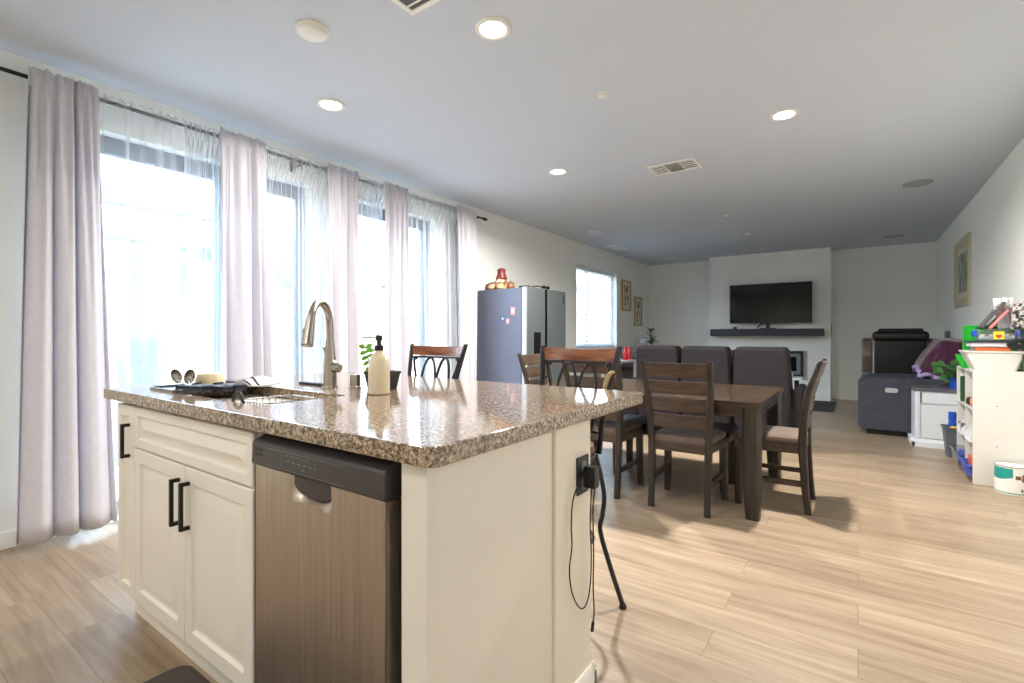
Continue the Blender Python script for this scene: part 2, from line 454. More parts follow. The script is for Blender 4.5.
def finish(name, mb, mat, origin=(0, 0, 0), parent=None, angle=35, mods=(), weighted=True):
    bmesh.ops.recalc_face_normals(mb.bm, faces=mb.bm.faces[:])
    o3 = Vector(origin)
    if o3.length > 0:
        for v in mb.bm.verts: v.co -= o3
    me = bpy.data.meshes.new(name)
    mb.bm.to_mesh(me); mb.bm.free()
    for p in me.polygons: p.use_smooth = True
    me.set_sharp_from_angle(angle=math.radians(angle))
    me.materials.append(mat if not isinstance(mat, str) else M[mat])
    o = bpy.data.objects.new(name, me)
    COL.objects.link(o)
    if parent is not None: o.parent = parent
    else: o.location = o3
    if weighted:
        o.modifiers.new('weighted_normal', 'WEIGHTED_NORMAL').keep_sharp = True
    for t, kw in mods:
        md = o.modifiers.new(t.lower(), t)
        for k, v in kw.items(): setattr(md, k, v)
    return o

def tagit(o, label=None, cat=None, group=None, kind=None):
    if label: o['label'] = label
    if cat: o['category'] = cat
    if group: o['group'] = group
    if kind: o['kind'] = kind
    return o

def thing(name, label, cat, loc=(0, 0, 0), rz=0.0, group=None):
    o = bpy.data.objects.new(name, None)
    o.empty_display_size = 0.1
    COL.objects.link(o)
    o.location = loc; o.rotation_euler = (0, 0, rz)
    return tagit(o, label, cat, group)

_base = {}
def part(name, mb, mat, parent, world=True, **kw):
    """a child mesh. world=True: built in scene coordinates of an unrotated thing"""
    og = (0, 0, 0)
    if world:
        p = parent; og = Vector((0, 0, 0))
        while p is not None:
            og += p.location; p = p.parent
    o = finish(name, mb, mat, og, parent, **kw)
    return o

def solo(name, mb, mat, label, cat, origin, group=None, **kw):
    return tagit(finish(name, mb, mat, origin, None, **kw), label, cat, group)

def struct(name, mb, mat, **kw):
    return tagit(finish(name, mb, mat, **kw), kind='structure')

def copy_tree(o, parent=None, label=None):
    c = o.copy(); COL.objects.link(c)
    if parent is not None: c.parent = parent
    if label: c['label'] = label
    for ch in list(o.children): copy_tree(ch, c)
    return c

# ---------------------------------------------------------------- the room
XL, XR, YN, YB, YF, ZC = -3.70, 1.035, -2.8, 10.40, 10.03, 2.64
YALC = 10.38
struct('floor', MB().box(XL, XR, YN, YB, -0.1, 0), 'floor')
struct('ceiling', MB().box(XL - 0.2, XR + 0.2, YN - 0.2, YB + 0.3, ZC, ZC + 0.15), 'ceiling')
# left wall with two tall glazed openings and one window
W1, W2, W3 = (0.80, 2.36, 0.0, 2.36), (2.72, 3.80, 0.0, 2.36), (7.05, 8.66, 0.92, 2.28)
wl = MB()
xw0 = XL - 0.17
y = YN
for (a, b, z0, z1) in (W1, W2, W3):
    wl.box(xw0, XL, y, a, -0.1, ZC)
    wl.box(xw0, XL, a, b, z1, ZC)
    if z0 > 0: wl.box(xw0, XL, a, b, -0.1, z0)
    y = b
wl.box(xw0, XL, y, YB + 0.15, -0.1, ZC)
struct('wall_left', wl, 'wall')
struct('wall_right', MB().box(XR, XR + 0.15, YN, YB + 0.15, -0.1, ZC), 'wall')
struct('wall_far', MB().box(XL, XR, YB, YB + 0.15, -0.1, ZC), 'wall')
struct('wall_chimney', MB().box(-2.37, -0.385, YF, YB, 0, ZC), 'wall')
struct('wall_near', MB().box(XL, XR, YN - 0.15, YN, -0.1, ZC), 'wall')
# baseboards
def bb(x0, x1, y0, y1, nx, ny):
    m = MB()
    t = 0.014
    if nx: m.prism([(x0, 0), (x0 + nx * t, 0), (x0 + nx * t, 0.07), (x0 + nx * t * 0.4, 0.09), (x0, 0.09)], 'y', y0, y1)
    else: m.prism([(y0, 0), (y0 + ny * t, 0), (y0 + ny * t, 0.07), (y0 + ny * t * 0.4, 0.09), (y0, 0.09)], 'x', x0, x1)
    return m
struct('baseboard_left', bb(XL, XL, YN, 0.78, 1, 0), 'trim')
struct('baseboard_left_rear', bb(XL, XL, 3.83, YB - 0.02, 1, 0), 'trim')
struct('baseboard_right', bb(XR, XR, YN, YB - 0.02, -1, 0), 'trim')
struct('baseboard_chimney', bb(-2.37, -0.385, YF, YF, 0, -1), 'trim')
struct('baseboard_far', bb(-0.385, XR - 0.02, YB, YB, 0, -1), 'trim')

def glazing(name, y0, y1, z0, z1, mull, frame_mat, fw=0.06, sill=False):
    xa, xb = XL - 0.15, XL - 0.09
    f = MB()
    f.box(xa, xb, y0, y0 + fw, z0, z1, 0.004, 1).box(xa, xb, y1 - fw, y1, z0, z1, 0.004, 1)
    f.box(xa, xb, y0 + fw, y1 - fw, z1 - fw * 1.4, z1, 0.004, 1).box(xa, xb, y0 + fw, y1 - fw, z0, z0 + fw * 1.2, 0.004, 1)
    fo = struct(name, f, frame_mat)
    edges = [y0 + fw] + [v for m_ in mull for v in (m_ - fw / 2, m_ + fw / 2)] + [y1 - fw]
    for m_ in mull:
        finish('mullion', MB().box(xa, xb, m_ - fw / 2, m_ + fw / 2, z0 + fw * 1.2, z1 - fw * 1.4, 0.004, 1), frame_mat, (0, 0, 0), fo)
    for a, b in zip(edges[::2], edges[1::2]):
        finish('pane', MB().box(xa + 0.027, xb - 0.027, a, b, z0 + fw * 1.2, z1 - fw * 1.4), 'glass', (0, 0, 0), fo)
    return fo
glazing('window_1', *W1, [1.70], 'frame', 0.075)
glazing('window_2', *W2, [], 'frame', 0.075)
glazing('window_3', *W3, [7.62], 'vinyl', 0.05)
struct('trim_1', MB().box(XL - 0.09, XL + 0.03, W3[0] - 0.03, W3[1] + 0.03, W3[2] - 0.02, W3[2], 0.005), 'trim')

# ---------------------------------------------------------------- outdoors
struct('patio', MB().box(-14, XL - 0.17, -8, 22, -0.15, -0.03), 'concrete')
fence = thing('garden_wall', 'warm stucco garden wall running behind the patio outside the tall windows', 'wall', (-8.2, 5, -0.03))
part('block_wall', MB().box(-8.35, -8.05, -8, 21, -0.03, 1.62), 'stucco', fence)
part('wall_cap', MB().box(-8.40, -8.0, -8, 21, 1.62, 1.70, 0.015), 'stucco_pale', fence)
def house(y0, y1, zt, roof_h, label, wins):
    t = thing('neighbour_house', label, 'house', (-13.0, (y0 + y1) / 2, -0.03))
    w = part('house_wall', MB().box(-19, -12.0, y0, y1, -0.03, zt), 'stucco_pale', t)
    part('roof', MB().prism([(-19.5, zt), (-11.5, zt), (-11.5, zt + 0.18), (-15.5, zt + roof_h), (-19.5, zt + 0.18)], 'y', y0 - 0.5, y1 + 0.5), 'tile_roof', t)
    for (a, b, c, d) in wins:
        wf = part('house_window', MB().box(-12.0, -11.95, a, b, c, d, 0.01), 'vinyl', t)
        part('pane', MB().box(-11.95, -11.93, a + 0.08, b - 0.08, c + 0.08, d - 0.08), 'firetrim', wf)
house(-3, 6.5, 3.0, 1.1, 'pale neighbouring house seen through the left sheer curtains', [(1.2, 2.4, 1.2, 2.4), (4.2, 5.2, 1.2, 2.4)])
house(8.5, 18.5, 2.6, 0.9, 'low neighbouring house with a tiled roof seen beyond the fourth sheer', [(12, 13, 1.4, 2.2)])
house(19.5, 34, 3.3, 1.3, 'neighbouring house seen through the blind of the far window', [(21.5, 23, 1.6, 2.8), (25, 26.5, 1.6, 2.8)])
pg = thing('patio_cover', 'grey patio cover beam on slim posts outside the leftmost window', 'patio cover', (-6.0, 1.6, -0.03))
part('beam', MB().box(-6.07, -5.93, -1.5, 3.1, 2.42, 2.60, 0.01), 'patio_beam', pg)
part('post', MB().box(-6.05, -5.95, 1.28, 1.38, -0.03, 2.42, 0.008), 'patio_beam', pg)
part('post', MB().box(-6.05, -5.95, 2.98, 3.08, -0.03, 2.42, 0.008), 'patio_beam', pg)
um = thing('patio_umbrella', 'small domed patio umbrella with scalloped edge outside the leftmost window', 'umbrella', (-6.9, 3.1, -0.03))
def dome(u, v):
    a = 2 * PI * u; r = 0.62 * math.sin(v * PI / 2) ; z = 2.28 + 0.34 * math.cos(v * PI / 2)
    if v > 0.93: z -= 0.08 + 0.03 * abs(math.sin(8 * a))
    return (-6.9 + r * math.cos(a), 3.1 + r * math.sin(a), z)
part('canopy', MB().grid(dome, 64, 14), 'canvas', um)
part('pole', MB().tube([(-6.9, 3.1, -0.03), (-6.9, 3.1, 2.62)], 0.022, 10), 'patio_beam', um)
tp = thing('garden_cover', 'blue grey fabric cover narrowing to the ground, outside the leftmost window', 'cover', (-5.4, 1.74, -0.03))
def tarp(u, v):
    a = 2 * PI * u
    if v < 0.15: r, z = 0.40 * v / 0.15, 1.93 - 0.02 * v / 0.15
    else:
        q = (v - 0.15) / 0.85; r = 0.40 - 0.24 * min(1, q * 1.6) ** 0.8 + 0.10 * max(0, q - 0.6) ; z = 1.91 - 1.94 * q
    fold = 1 + 0.10 * math.sin(7 * a) * min(1, v * 3)
    return (-5.4 + r * 0.8 * fold * math.cos(a), 1.74 + r * fold * math.sin(a) + 0.10 * math.exp(-((v - 0.18) / 0.1) ** 2) * max(0, math.sin(a)), z)
part('fabric', MB().grid(tarp, 56, 30), 'canvas', tp)

# ---------------------------------------------------------------- curtains on the left wall
RX, RZ = -3.56, 2.485
rod = thing('curtain_rod', 'long thin black curtain rod across the tall windows', 'curtain rod', (RX, 2.4, RZ))
part('pole', MB().tube([(RX, 0.15, RZ), (RX, 4.46, RZ)], 0.011, 12), 'black_metal', rod)
part('finial', MB().tube([(RX, 4.46, RZ), (RX, 4.475, RZ), (RX, 4.53, RZ)], [0.012, 0.018, 0.018], 12), 'black_metal', rod)
for yb in (0.5, 2.2, 4.36):
    part('bracket', MB().box(XL, RX + 0.012, yb - 0.008, yb + 0.008, RZ - 0.02, RZ - 0.011).box(XL, XL + 0.01, yb - 0.02, yb + 0.02, RZ - 0.05, RZ + 0.03), 'black_metal', rod)

def drape(yt0, yt1, yb0, yb1, zt, zb, folds, amp, seed, xo=0.0, nu=130, nv=26, pin=0.45, front=False):
    rnd = random.Random(seed)
    ph = [rnd.uniform(0, 6.28) for _ in range(5)]
    def f(u, v):                      # v: 0 top, 1 bottom
        top = max(0.0, 1 - v * 9)
        s = u + 0.028 * math.sin(2 * PI * u * 1.5 + ph[0]) + 0.012 * math.sin(2 * PI * u * 3.3 + ph[1] + v)
        y = (yt0 + (yt1 - yt0) * s) * (1 - v) + (yb0 + (yb1 - yb0) * s) * v
        w = math.sin(2 * PI * folds * u + ph[2] + 0.7 * math.sin(2 * PI * u * 1.2 + ph[3]))
        w2 = math.sin(2 * PI * folds * 2.1 * u + ph[4])
        if not front:                # heavy cloth: broad rounded folds with sharp creases, small pleats at the header
            w = 1.7 * abs(math.sin(PI * folds * u + ph[2] + 0.5 * math.sin(2 * PI * u * 1.2 + ph[3]) + 0.25 * v)) ** 0.65 - 1.0
            w2 = w2 if v < 0.25 else w2 * max(0.15, 1 - (v - 0.25) * 3)
        a = amp * (pin + (1 - pin) * min(1, v * 3.0))
        x = RX + xo + a * (w + (0.55 if v < 0.2 else 0.28) * w2 * (1 - 0.5 * v)) + 0.012 * math.sin(3 * v + ph[1])
        z = zt + (zb - zt) * v + (0.006 * math.sin(2 * PI * folds * 4 * u) if v == 0 else 0)
        if v > 0.02 and v < 0.075: x = x * 0.55 + (RX + xo + 0.014 * w) * 0.45
        if front and v < 0.06: x = RX + 0.0165 + 0.002 * w
        if not front and v < 0.06: x = max(x, RX + 0.017)
        return (x, y, z)
    return MB().grid(f, nu, nv)

cur_spec = [(0.64, 0.935, 0.60, 1.02, 3.3, 0.050, 'wide lilac grey curtain panel, leftmost on the rod beside the bare wall'),
            (1.58, 1.905, 1.585, 1.955, 2.7, 0.048, 'lilac grey curtain panel second from left, behind the sink faucet'),
            (2.40, 2.72, 2.40, 2.745, 2.6, 0.046, 'lilac grey curtain panel third from left, behind the soap bottle'),
            (2.985, 3.30, 2.975, 3.31, 2.6, 0.046, 'lilac grey curtain panel fourth from left, behind the black plant pot'),
            (3.97, 4.30, 4.02, 4.27, 2.6, 0.046, 'lilac grey curtain panel nearest the refrigerator')]
for i, (a, b, c, d, n, am, lab) in enumerate(cur_spec):
    solo('curtain', drape(a, b, c, d, RZ + 0.05, 0.045, n, am, 11 + i, xo=0.03), 'curtain', lab, 'curtain', (RX, (a + b) / 2, 0), 'lilac grey curtain panels',
         mods=[('SOLIDIFY', dict(thickness=0.003, offset=0))])
sh_spec = [(0.90, 1.38, 0.90, 1.42, 3, 0.010, 'flat sheer white panel just right of the leftmost curtain'),
           (1.36, 1.64, 1.40, 1.62, 8, 0.022, 'tightly gathered sheer white panel left of the second curtain'),
           (1.87, 2.44, 1.90, 2.44, 9, 0.020, 'sheer white panel between the second and third curtains'),
           (2.68, 3.03, 2.70, 3.02, 8, 0.024, 'sheer white panel between the third and fourth curtains'),
           (3.26, 4.03, 3.27, 4.06, 10, 0.020, 'sheer white panel between the fourth curtain and the curtain by the refrigerator')]
for i, (a, b, c, d, n, am, lab) in enumerate(sh_spec):
    solo('sheer_curtain', drape(a, b, c, d, RZ + 0.03, 0.04, n, am, 31 + i, xo=-0.02, nu=140, pin=0.6, front=True), 'sheer', lab, 'sheer curtain', (RX, (a + b) / 2, 0), 'sheer white panels')

# ---------------------------------------------------------------- far window blind
bl = thing('window_blind', 'white horizontal slat blind lowered over the far left window', 'blind', (XL - 0.05, 7.855, 2.2))
part('headrail', MB().box(XL - 0.075, XL - 0.025, 7.08, 8.63, 2.215, 2.265, 0.004), 'vinyl', bl)
sl = MB()
for k in range(30):
    z = 2.19 - k * 0.0415
    sl.bar((XL - 0.05, 7.085, z), (XL - 0.05, 8.625, z), 0.044, 0.003, up=(math.sin(0.48), 0, math.cos(0.48)))
part('slats', sl, 'blind', bl)
part('bottom_rail', MB().box(XL - 0.07, XL - 0.03, 7.085, 8.625, 0.935, 0.955, 0.004), 'vinyl', bl)
for yy in (7.3, 8.35):
    part('ladder_cord', MB().tube([(XL - 0.028, yy, 2.21), (XL - 0.028, yy, 0.95)], 0.0025, 6), 'vinyl', bl)

# ---------------------------------------------------------------- kitchen island
CX0, CX1, FY, BY = -2.43, -0.775, 0.70, 1.19
isl = thing('kitchen_island', 'cream kitchen island cabinet with raised panel doors, left of the dishwasher', 'island cabinet', (-1.6, 0.95, 0))
car = MB()
car.box(CX0, -1.372, FY + 0.02, BY, 0.115, 0.872)                 # carcass left of the dishwasher
car.box(CX0 + 0.015, -1.372, FY + 0.075, BY, 0.0, 0.115)          # recessed plinth
car.box(-1.372, CX1, 1.15, BY, 0.0, 0.872)                        # back panel behind the dishwasher
car.box(CX1, -0.70, FY, BY, 0.0, 0.872, 0.002, 1)                 # end panel
part('carcass', car, 'cab', isl)
part('pony_wall', MB().box(CX0, -0.69, BY, 1.41, 0.0, 0.872, 0.003, 1), 'panel', isl)
part('plinth_moulding', MB().prism([(FY + 0.075, 0), (FY + 0.055, 0), (FY + 0.055, 0.05), (FY + 0.068, 0.075), (FY + 0.075, 0.078)], 'x', CX0 + 0.015, -1.372), 'cab', isl)
pb = MB()
pb.prism([(-0.69, 0), (-0.676, 0), (-0.676, 0.075), (-0.684, 0.095), (-0.69, 0.095)], 'y', BY, 1.424)
pb.prism([(1.41, 0), (1.424, 0), (1.424, 0.075), (1.416, 0.095), (1.41, 0.095)], 'x', CX0, -0.676)
part('end_baseboard', pb, 'trim', isl)

def rp(x0, x1, z0, z1, yf, fr=0.055):
    """raised-panel front: frame, groove and raised field, facing -Y"""
    def R(i, y): return [(x0 + i, y, z0 + i), (x1 - i, y, z0 + i), (x1 - i, y, z1 - i), (x0 + i, y, z1 - i)]
    return MB().rings([R(0, yf + 0.02), R(0, yf + 0.003), R(0.003, yf), R(fr - 0.006, yf), R(fr, yf + 0.010), R(fr + 0.005, yf + 0.011), R(fr + 0.038, yf + 0.001), R(fr + 0.041, yf)])
def pull(x, z0, z1, yf):
    m = MB()
    m.box(x - 0.006, x + 0.006, yf - 0.030, yf - 0.019, z0, z1, 0.001, 1)
    m.box(x - 0.006, x + 0.006, yf - 0.021, yf, z0, z0 + 0.012, 0.001, 1)
    m.box(x - 0.006, x + 0.006, yf - 0.021, yf, z1 - 0.012, z1, 0.001, 1)
    return m
d0 = part('pullout_door', rp(CX0, -2.256, 0.12, 0.858, FY, 0.045), 'cab', isl)
part('handle', pull(-2.300, 0.66, 0.79, FY), 'black_metal', d0)
d0['label'] = 'narrow pull-out door'
part('drawer_front', rp(-2.250, -1.376, 0.705, 0.858, FY, 0.038), 'cab', isl)
d1 = part('door', rp(-2.250, -1.816, 0.12, 0.698, FY), 'cab', isl)
part('handle', pull(-1.850, 0.50, 0.655, FY), 'black_metal', d1)
d2 = part('door', rp(-1.810, -1.376, 0.12, 0.698, FY), 'cab', isl)
part('handle', pull(-1.776, 0.50, 0.655, FY), 'black_metal', d2)

# countertop with sink cut-out
SX0, SX1, SY0, SY1 = -2.20, -1.50, 0.79, 1.10
ct = MB()
def rrect(x0, x1, y0, y1, r, n=6):
    out = []
    for cx, cy, a0 in ((x1 - r, y1 - r, 0), (x0 + r, y1 - r, 90), (x0 + r, y0 + r, 180), (x1 - r, y0 + r, 270)):
        for k in range(n + 1):
            a = math.radians(a0 + 90 * k / n)
            out.append((cx + r * math.cos(a), cy + r * math.sin(a)))
    return out
outer = rrect(-2.53, -0.662, 0.675, 1.82, 0.03)
inner = rrect(SX0, SX1, SY0, SY1, 0.025)
es = []
for loop in (outer, inner):
    vs = [ct.bm.verts.new((x, y, 0.914)) for x, y in loop]
    es += [ct.bm.edges.new((vs[i], vs[(i + 1) % len(vs)])) for i in range(len(vs))]
fl = [g for g in bmesh.ops.triangle_fill(ct.bm, edges=es, use_beauty=True)['geom'] if isinstance(g, bmesh.types.BMFace)]
ex = bmesh.ops.extrude_face_region(ct.bm, geom=fl)
for v in ex['geom']:
    if isinstance(v, bmesh.types.BMVert): v.co.z -= 0.041
bmesh.ops.recalc_face_normals(ct.bm, faces=ct.bm.faces[:])
rim = [e for e in ct.bm.edges if len(e.link_faces) == 2 and e.calc_face_angle(0) > 1.2 and abs(e.verts[0].co.z - e.verts[1].co.z) < 1e-4]
bmesh.ops.bevel(ct.bm, geom=rim, offset=0.005, segments=2, affect='EDGES', profile=0.5)
solo('granite_countertop', ct, 'granite', 'polished speckled brown granite worktop on the cream island', 'countertop', (-1.58, 1.25, 0.873))

sk = thing('kitchen_sink', 'rectangular stainless undermount sink set in the granite worktop', 'sink', (-1.85, 0.945, 0.66))
def ringz(i, z, r=0.03): return [(x, y, z) for x, y in rrect(SX0 + i, SX1 - i, SY0 + i, SY1 - i, r)]
part('basin', MB().rings([ringz(-0.012, 0.872), ringz(0.0, 0.872), ringz(0.004, 0.70), ringz(0.03, 0.668, 0.05), ringz(0.10, 0.665, 0.05)], (False, True)), 'sink_steel', sk, mods=[('SOLIDIFY', dict(thickness=0.0012, offset=1))])
part('drain', MB().lathe([(0.0, 0.0), (0.042, 0.0), (0.045, 0.004), (0.02, 0.006), (0.0, 0.003)], -1.85, 0.96, 0.666), 'steel', sk)

# dishwasher
dw = thing('dishwasher', 'stainless steel dishwasher with charcoal control panel built into the island', 'dishwasher', (-1.07, 0.9, 0))
DX0, DX1 = -1.328, -0.788
part('tub', MB().box(DX0 + 0.01, DX1 - 0.022, 0.735, 1.145, 0.09, 0.865, 0.004, 1), 'black_plastic', dw)
part('kickplate', MB().box(DX0 + 0.01, DX1 - 0.022, 0.765, 0.80, 0.0, 0.088), 'black_plastic', dw)
ZP0, ZP1, YD = 0.785, 0.850, 0.683
dd = MB()   # door skin with the scooped pocket under the panel
def skin(u, v):
    x = DX0 + (DX1 - 0.012 - DX0) * u; z = 0.095 + (ZP0 - 0.002 - 0.095) * v
    cx = DX0 + 0.256; q = max(0, 1 - ((x - cx) / 0.082) ** 2) * max(0.0, min(1, (z - (ZP0 - 0.062)) / 0.02))
    return (x, YD + 0.02 * min(1, q * 1.6), z)
dd.grid(skin, 70, 80)
dd.box(DX0, DX1 - 0.012, YD + 0.021, 0.735, 0.095, ZP0 - 0.002)
dd.box(DX0, DX0 + 0.003, YD, YD + 0.021, 0.095, ZP0 - 0.002).box(DX1 - 0.015, DX1 - 0.012, YD, YD + 0.021, 0.095, ZP0 - 0.002).box(DX0, DX1 - 0.012, YD, YD + 0.021, 0.092, 0.095)
part('door', dd, 'dw_steel', dw)
YP = 0.676
cp = part('control_panel', MB().prism([(0.735, ZP0), (YP + 0.001, ZP0), (YP - 0.003, ZP0 + 0.006), (YP, ZP1 - 0.006), (YP + 0.006, ZP1), (0.728, ZP1 + 0.018), (0.735, ZP1 + 0.018)], 'x', DX0 - 0.001, DX1 - 0.010, 0.002, 1), 'dw_panel', dw)
def py(z): return YP - 0.003 + (z - ZP0 - 0.006) * (0.003 / (ZP1 - ZP0 - 0.012))
for k in range(2):
    part('vent_slot', MB().box(DX0 + 0.012, DX0 + 0.052, YP - 0.0028, YP + 0.002, ZP1 - 0.024 - k * 0.014, ZP1 - 0.017 - k * 0.014, 0.001, 1), 'black_gloss', cp)
ln = MB(); z_ = ZP1 - 0.012
ln.box(DX0 + 0.07, DX0 + 0.40, py(z_) - 0.0008, py(z_) + 0.001, z_ - 0.0006, z_ + 0.0006); z_ = ZP0 + 0.010
ln.box(DX0 + 0.07, DX0 + 0.40, py(z_) - 0.0008, py(z_) + 0.001, z_ - 0.0006, z_ + 0.0006)
part('panel_line', ln, 'firetrim', cp)
bt = MB()
def mk(x, z, w, h): bt.box(x, x + w, py(z) - 0.0008, py(z) + 0.001, z, z + h)
for k in range(5): mk(DX0 + 0.165 + k * 0.021, ZP1 - 0.020, 0.011, 0.0024)
for r_ in range(4): mk(DX0 + 0.142, ZP0 + 0.018 + r_ * 0.008, 0.005, 0.002)
for k in range(5): mk(DX0 + 0.168 + k * 0.024, ZP0 + 0.030, 0.013, 0.0035)
mk(DX0 + 0.235, ZP0 + 0.019, 0.010, 0.003); mk(DX0 + 0.285, ZP0 + 0.029, 0.008, 0.0045)
part('button_marks', bt, 'firetrim', cp)
c0 = DX0 + 0.256
part('scoop_handle', MB().prism([(c0 - 0.083, ZP0), (c0 + 0.083, ZP0), (c0 + 0.083, ZP0 - 0.022), (c0 + 0.074, ZP0 - 0.036), (c0 + 0.05, ZP0 - 0.046), (c0, ZP0 - 0.050), (c0 - 0.05, ZP0 - 0.045), (c0 - 0.074, ZP0 - 0.032), (c0 - 0.083, ZP0 - 0.018)], 'y', YD + 0.005, YD + 0.018, 0.003, 2), 'dw_panel', dw)

# floor mat by the sink
fm = MB(); fm.rings([[(x, y, 0.001) for x, y in rrect(-1.885, -1.05, 0.26, 0.735, 0.05)], [(x, y, 0.010) for x, y in rrect(-1.885, -1.05, 0.26, 0.735, 0.05)], [(x, y, 0.018) for x, y in rrect(-1.87, -1.065, 0.275, 0.72, 0.045)]])
solo('kitchen_mat', fm, 'foam_mat', 'dark brown rounded cushioned mat on the floor before the sink cabinet', 'mat', (-1.47, 0.5, 0))

# faucet
CT = 0.914
fx, fy = -1.77, 1.215
dv = Vector((0.10, -0.165, 0)); dv.normalize(); reach = 0.168
fc = thing('kitchen_faucet', 'brushed nickel gooseneck pull-down faucet standing behind the sink', 'faucet', (fx, fy, CT))
part('body', MB().lathe([(0.031, 0), (0.031, 0.006), (0.027, 0.012), (0.026, 0.09), (0.021, 0.14), (0.017, 0.19), (0.016, 0.20)], fx, fy, CT), 'steel', fc)
pts = []
R_ = reach / 2
for k in range(3): pts.append(Vector((fx, fy, CT + 0.19 + 0.025 * k)))
for k in range(1, 15):
    a = PI * k / 14 * 0.93
    pts.append(Vector((fx, fy, CT + 0.25)) + dv * (R_ - R_ * math.cos(a)) + Vector((0, 0, 0.095 * math.sin(a))))
part('neck', MB().tube(pts, 0.0145, 14), 'steel', fc)
e = pts[-1]; td = (pts[-1] - pts[-2]).normalized()
sp = part('spray_head', MB().tube([e - td * 0.004, e + td * 0.025, e + td * 0.055, e + td * 0.095, e + td * 0.10], [0.0165, 0.018, 0.020, 0.0225, 0.019], 16), 'steel', fc)
sd = dv.cross(Vector((0, 0, 1))).normalized()
part('spray_button', MB().ball(e + td * 0.045 + sd * 0.017, 0.008, 0.008, 0.016), 'black_plastic', sp)
lv = MB(); lc = Vector((fx, fy, CT + 0.085))
ld = Vector((0.85, 0.15, 0)).normalized()
lv.tube([lc + ld * 0.012, lc + ld * 0.05, lc + ld * 0.055], [0.020, 0.020, 0.014], 16)
lv.tube([lc + ld * 0.03 + Vector((0, 0, 0.012)), lc + ld * 0.02 + Vector((-0.03, -0.01, 0.05)), lc + Vector((-0.01, -0.02, 0.085))], [0.010, 0.008, 0.006], 10)
part('lever', lv, 'steel', fc)
ag = MB().lathe([(0.024, 0), (0.024, 0.006), (0.0215, 0.008), (0.0215, 0.052), (0.020, 0.056), (0, 0.057)], -1.685, 1.275, CT)
solo('air_gap_cap', ag, 'steel', 'short brushed nickel cylinder cap on the counter right of the faucet', 'sink fitting', (-1.685, 1.275, CT))

# soap bottle
sb = thing('soap_dispenser', 'cream soap bottle with black pump standing on the granite worktop', 'soap dispenser', (-1.44, 1.195, CT))
part('bottle', MB().lathe([(0.034, 0), (0.0385, 0.004), (0.039, 0.10), (0.038, 0.118), (0.032, 0.136), (0.020, 0.150), (0.014, 0.155), (0.014, 0.160)], -1.44, 1.195, CT), 'cream', sb)
pu = part('pump', MB().lathe([(0.017, 0.160), (0.017, 0.178), (0.010, 0.181), (0.008, 0.195), (0.013, 0.198), (0.013, 0.214), (0.011, 0.217), (0, 0.217)], -1.44, 1.195, CT), 'black_plastic', sb)
part('spout', MB().tube([(-1.44, 1.195, CT + 0.208), (-1.475, 1.172, CT + 0.209), (-1.497, 1.158, CT + 0.206)], 0.0035, 8), 'steel', pu)

# potted sprig behind the bottle
def leaf(m, base, dirv, L, W, bend=0.25, face=(0, 0, 1)):
    d = Vector(dirv).normalized(); side = d.cross(Vector(face))
    if side.length < 0.1: side = Vector((1, 0, 0))
    side.normalize(); up = side.cross(d)
    base = Vector(base); n = 6; rows = []
    for i in range(n + 1):
        t = i / n; w = W * math.sin(PI * min(1, t * 0.92 + 0.04)) ** 0.8 * 0.5
        c = base + d * (L * t) - up * (bend * L * t * t) * (1 if up.z > 0 else -1)
        rows.append((c - side * w + up * w * 0.25, c, c + side * w + up * w * 0.25))
    for a, b in zip(rows[:-1], rows[1:]):
        va = [m.bm.verts.new(p) for p in a]; vb = [m.bm.verts.new(p) for p in b]
        m.bm.faces.new((va[0], va[1], vb[1], vb[0])); m.bm.faces.new((va[1], va[2], vb[2], vb[1]))
px, py_ = -1.565, 1.315
pp = thing('potted_herb', 'bright green sprig in a square black pot behind the soap bottle', 'potted plant', (px, py_, CT))
def sq(h, z): return [(x, y, CT + z) for x, y in rrect(px - h, px + h, py_ - h, py_ + h, 0.008, 3)]
part('pot', MB().rings([sq(0.042, 0), sq(0.052, 0.062), sq(0.055, 0.062), sq(0.055, 0.072), sq(0.049, 0.072), sq(0.046, 0.055)]), 'black_plastic', pp)
part('soil', MB().rings([sq(0.046, 0.055), sq(0.0462, 0.058), sq(0.02, 0.062)]), 'soil', pp)
st = MB(); lf = MB()
top = Vector((px - 0.035, py_ - 0.055, CT + 0.165))
st.tube([(px - 0.02, py_ - 0.02, CT + 0.055), (px - 0.035, py_ - 0.037, CT + 0.11), top], 0.0022, 6)
for t, s_, h in ((0.2, -1, -0.2), (0.3, 1, 0.1), (0.42, -1, -0.1), (0.5, 1, 0.0), (0.62, -1, 0.0), (0.7, 1, 0.1), (0.82, -1, 0.15), (0.9, 1, 0.3), (1.0, -1, 0.7), (1.0, 1, 0.8)):
    b0 = Vector((px - 0.024, py_ - 0.024, CT + 0.07)).lerp(top, t)
    leaf(lf, b0, (0.8 * s_, 0.55 * s_, h - 0.25), 0.030 + 0.006 * (1 - t), 0.021, 0.15, (0.4 + 0.2 * s_, -0.8, 0.35))
part('stem', st, 'stem', pp); part('leaves', lf, 'leaf', pp)

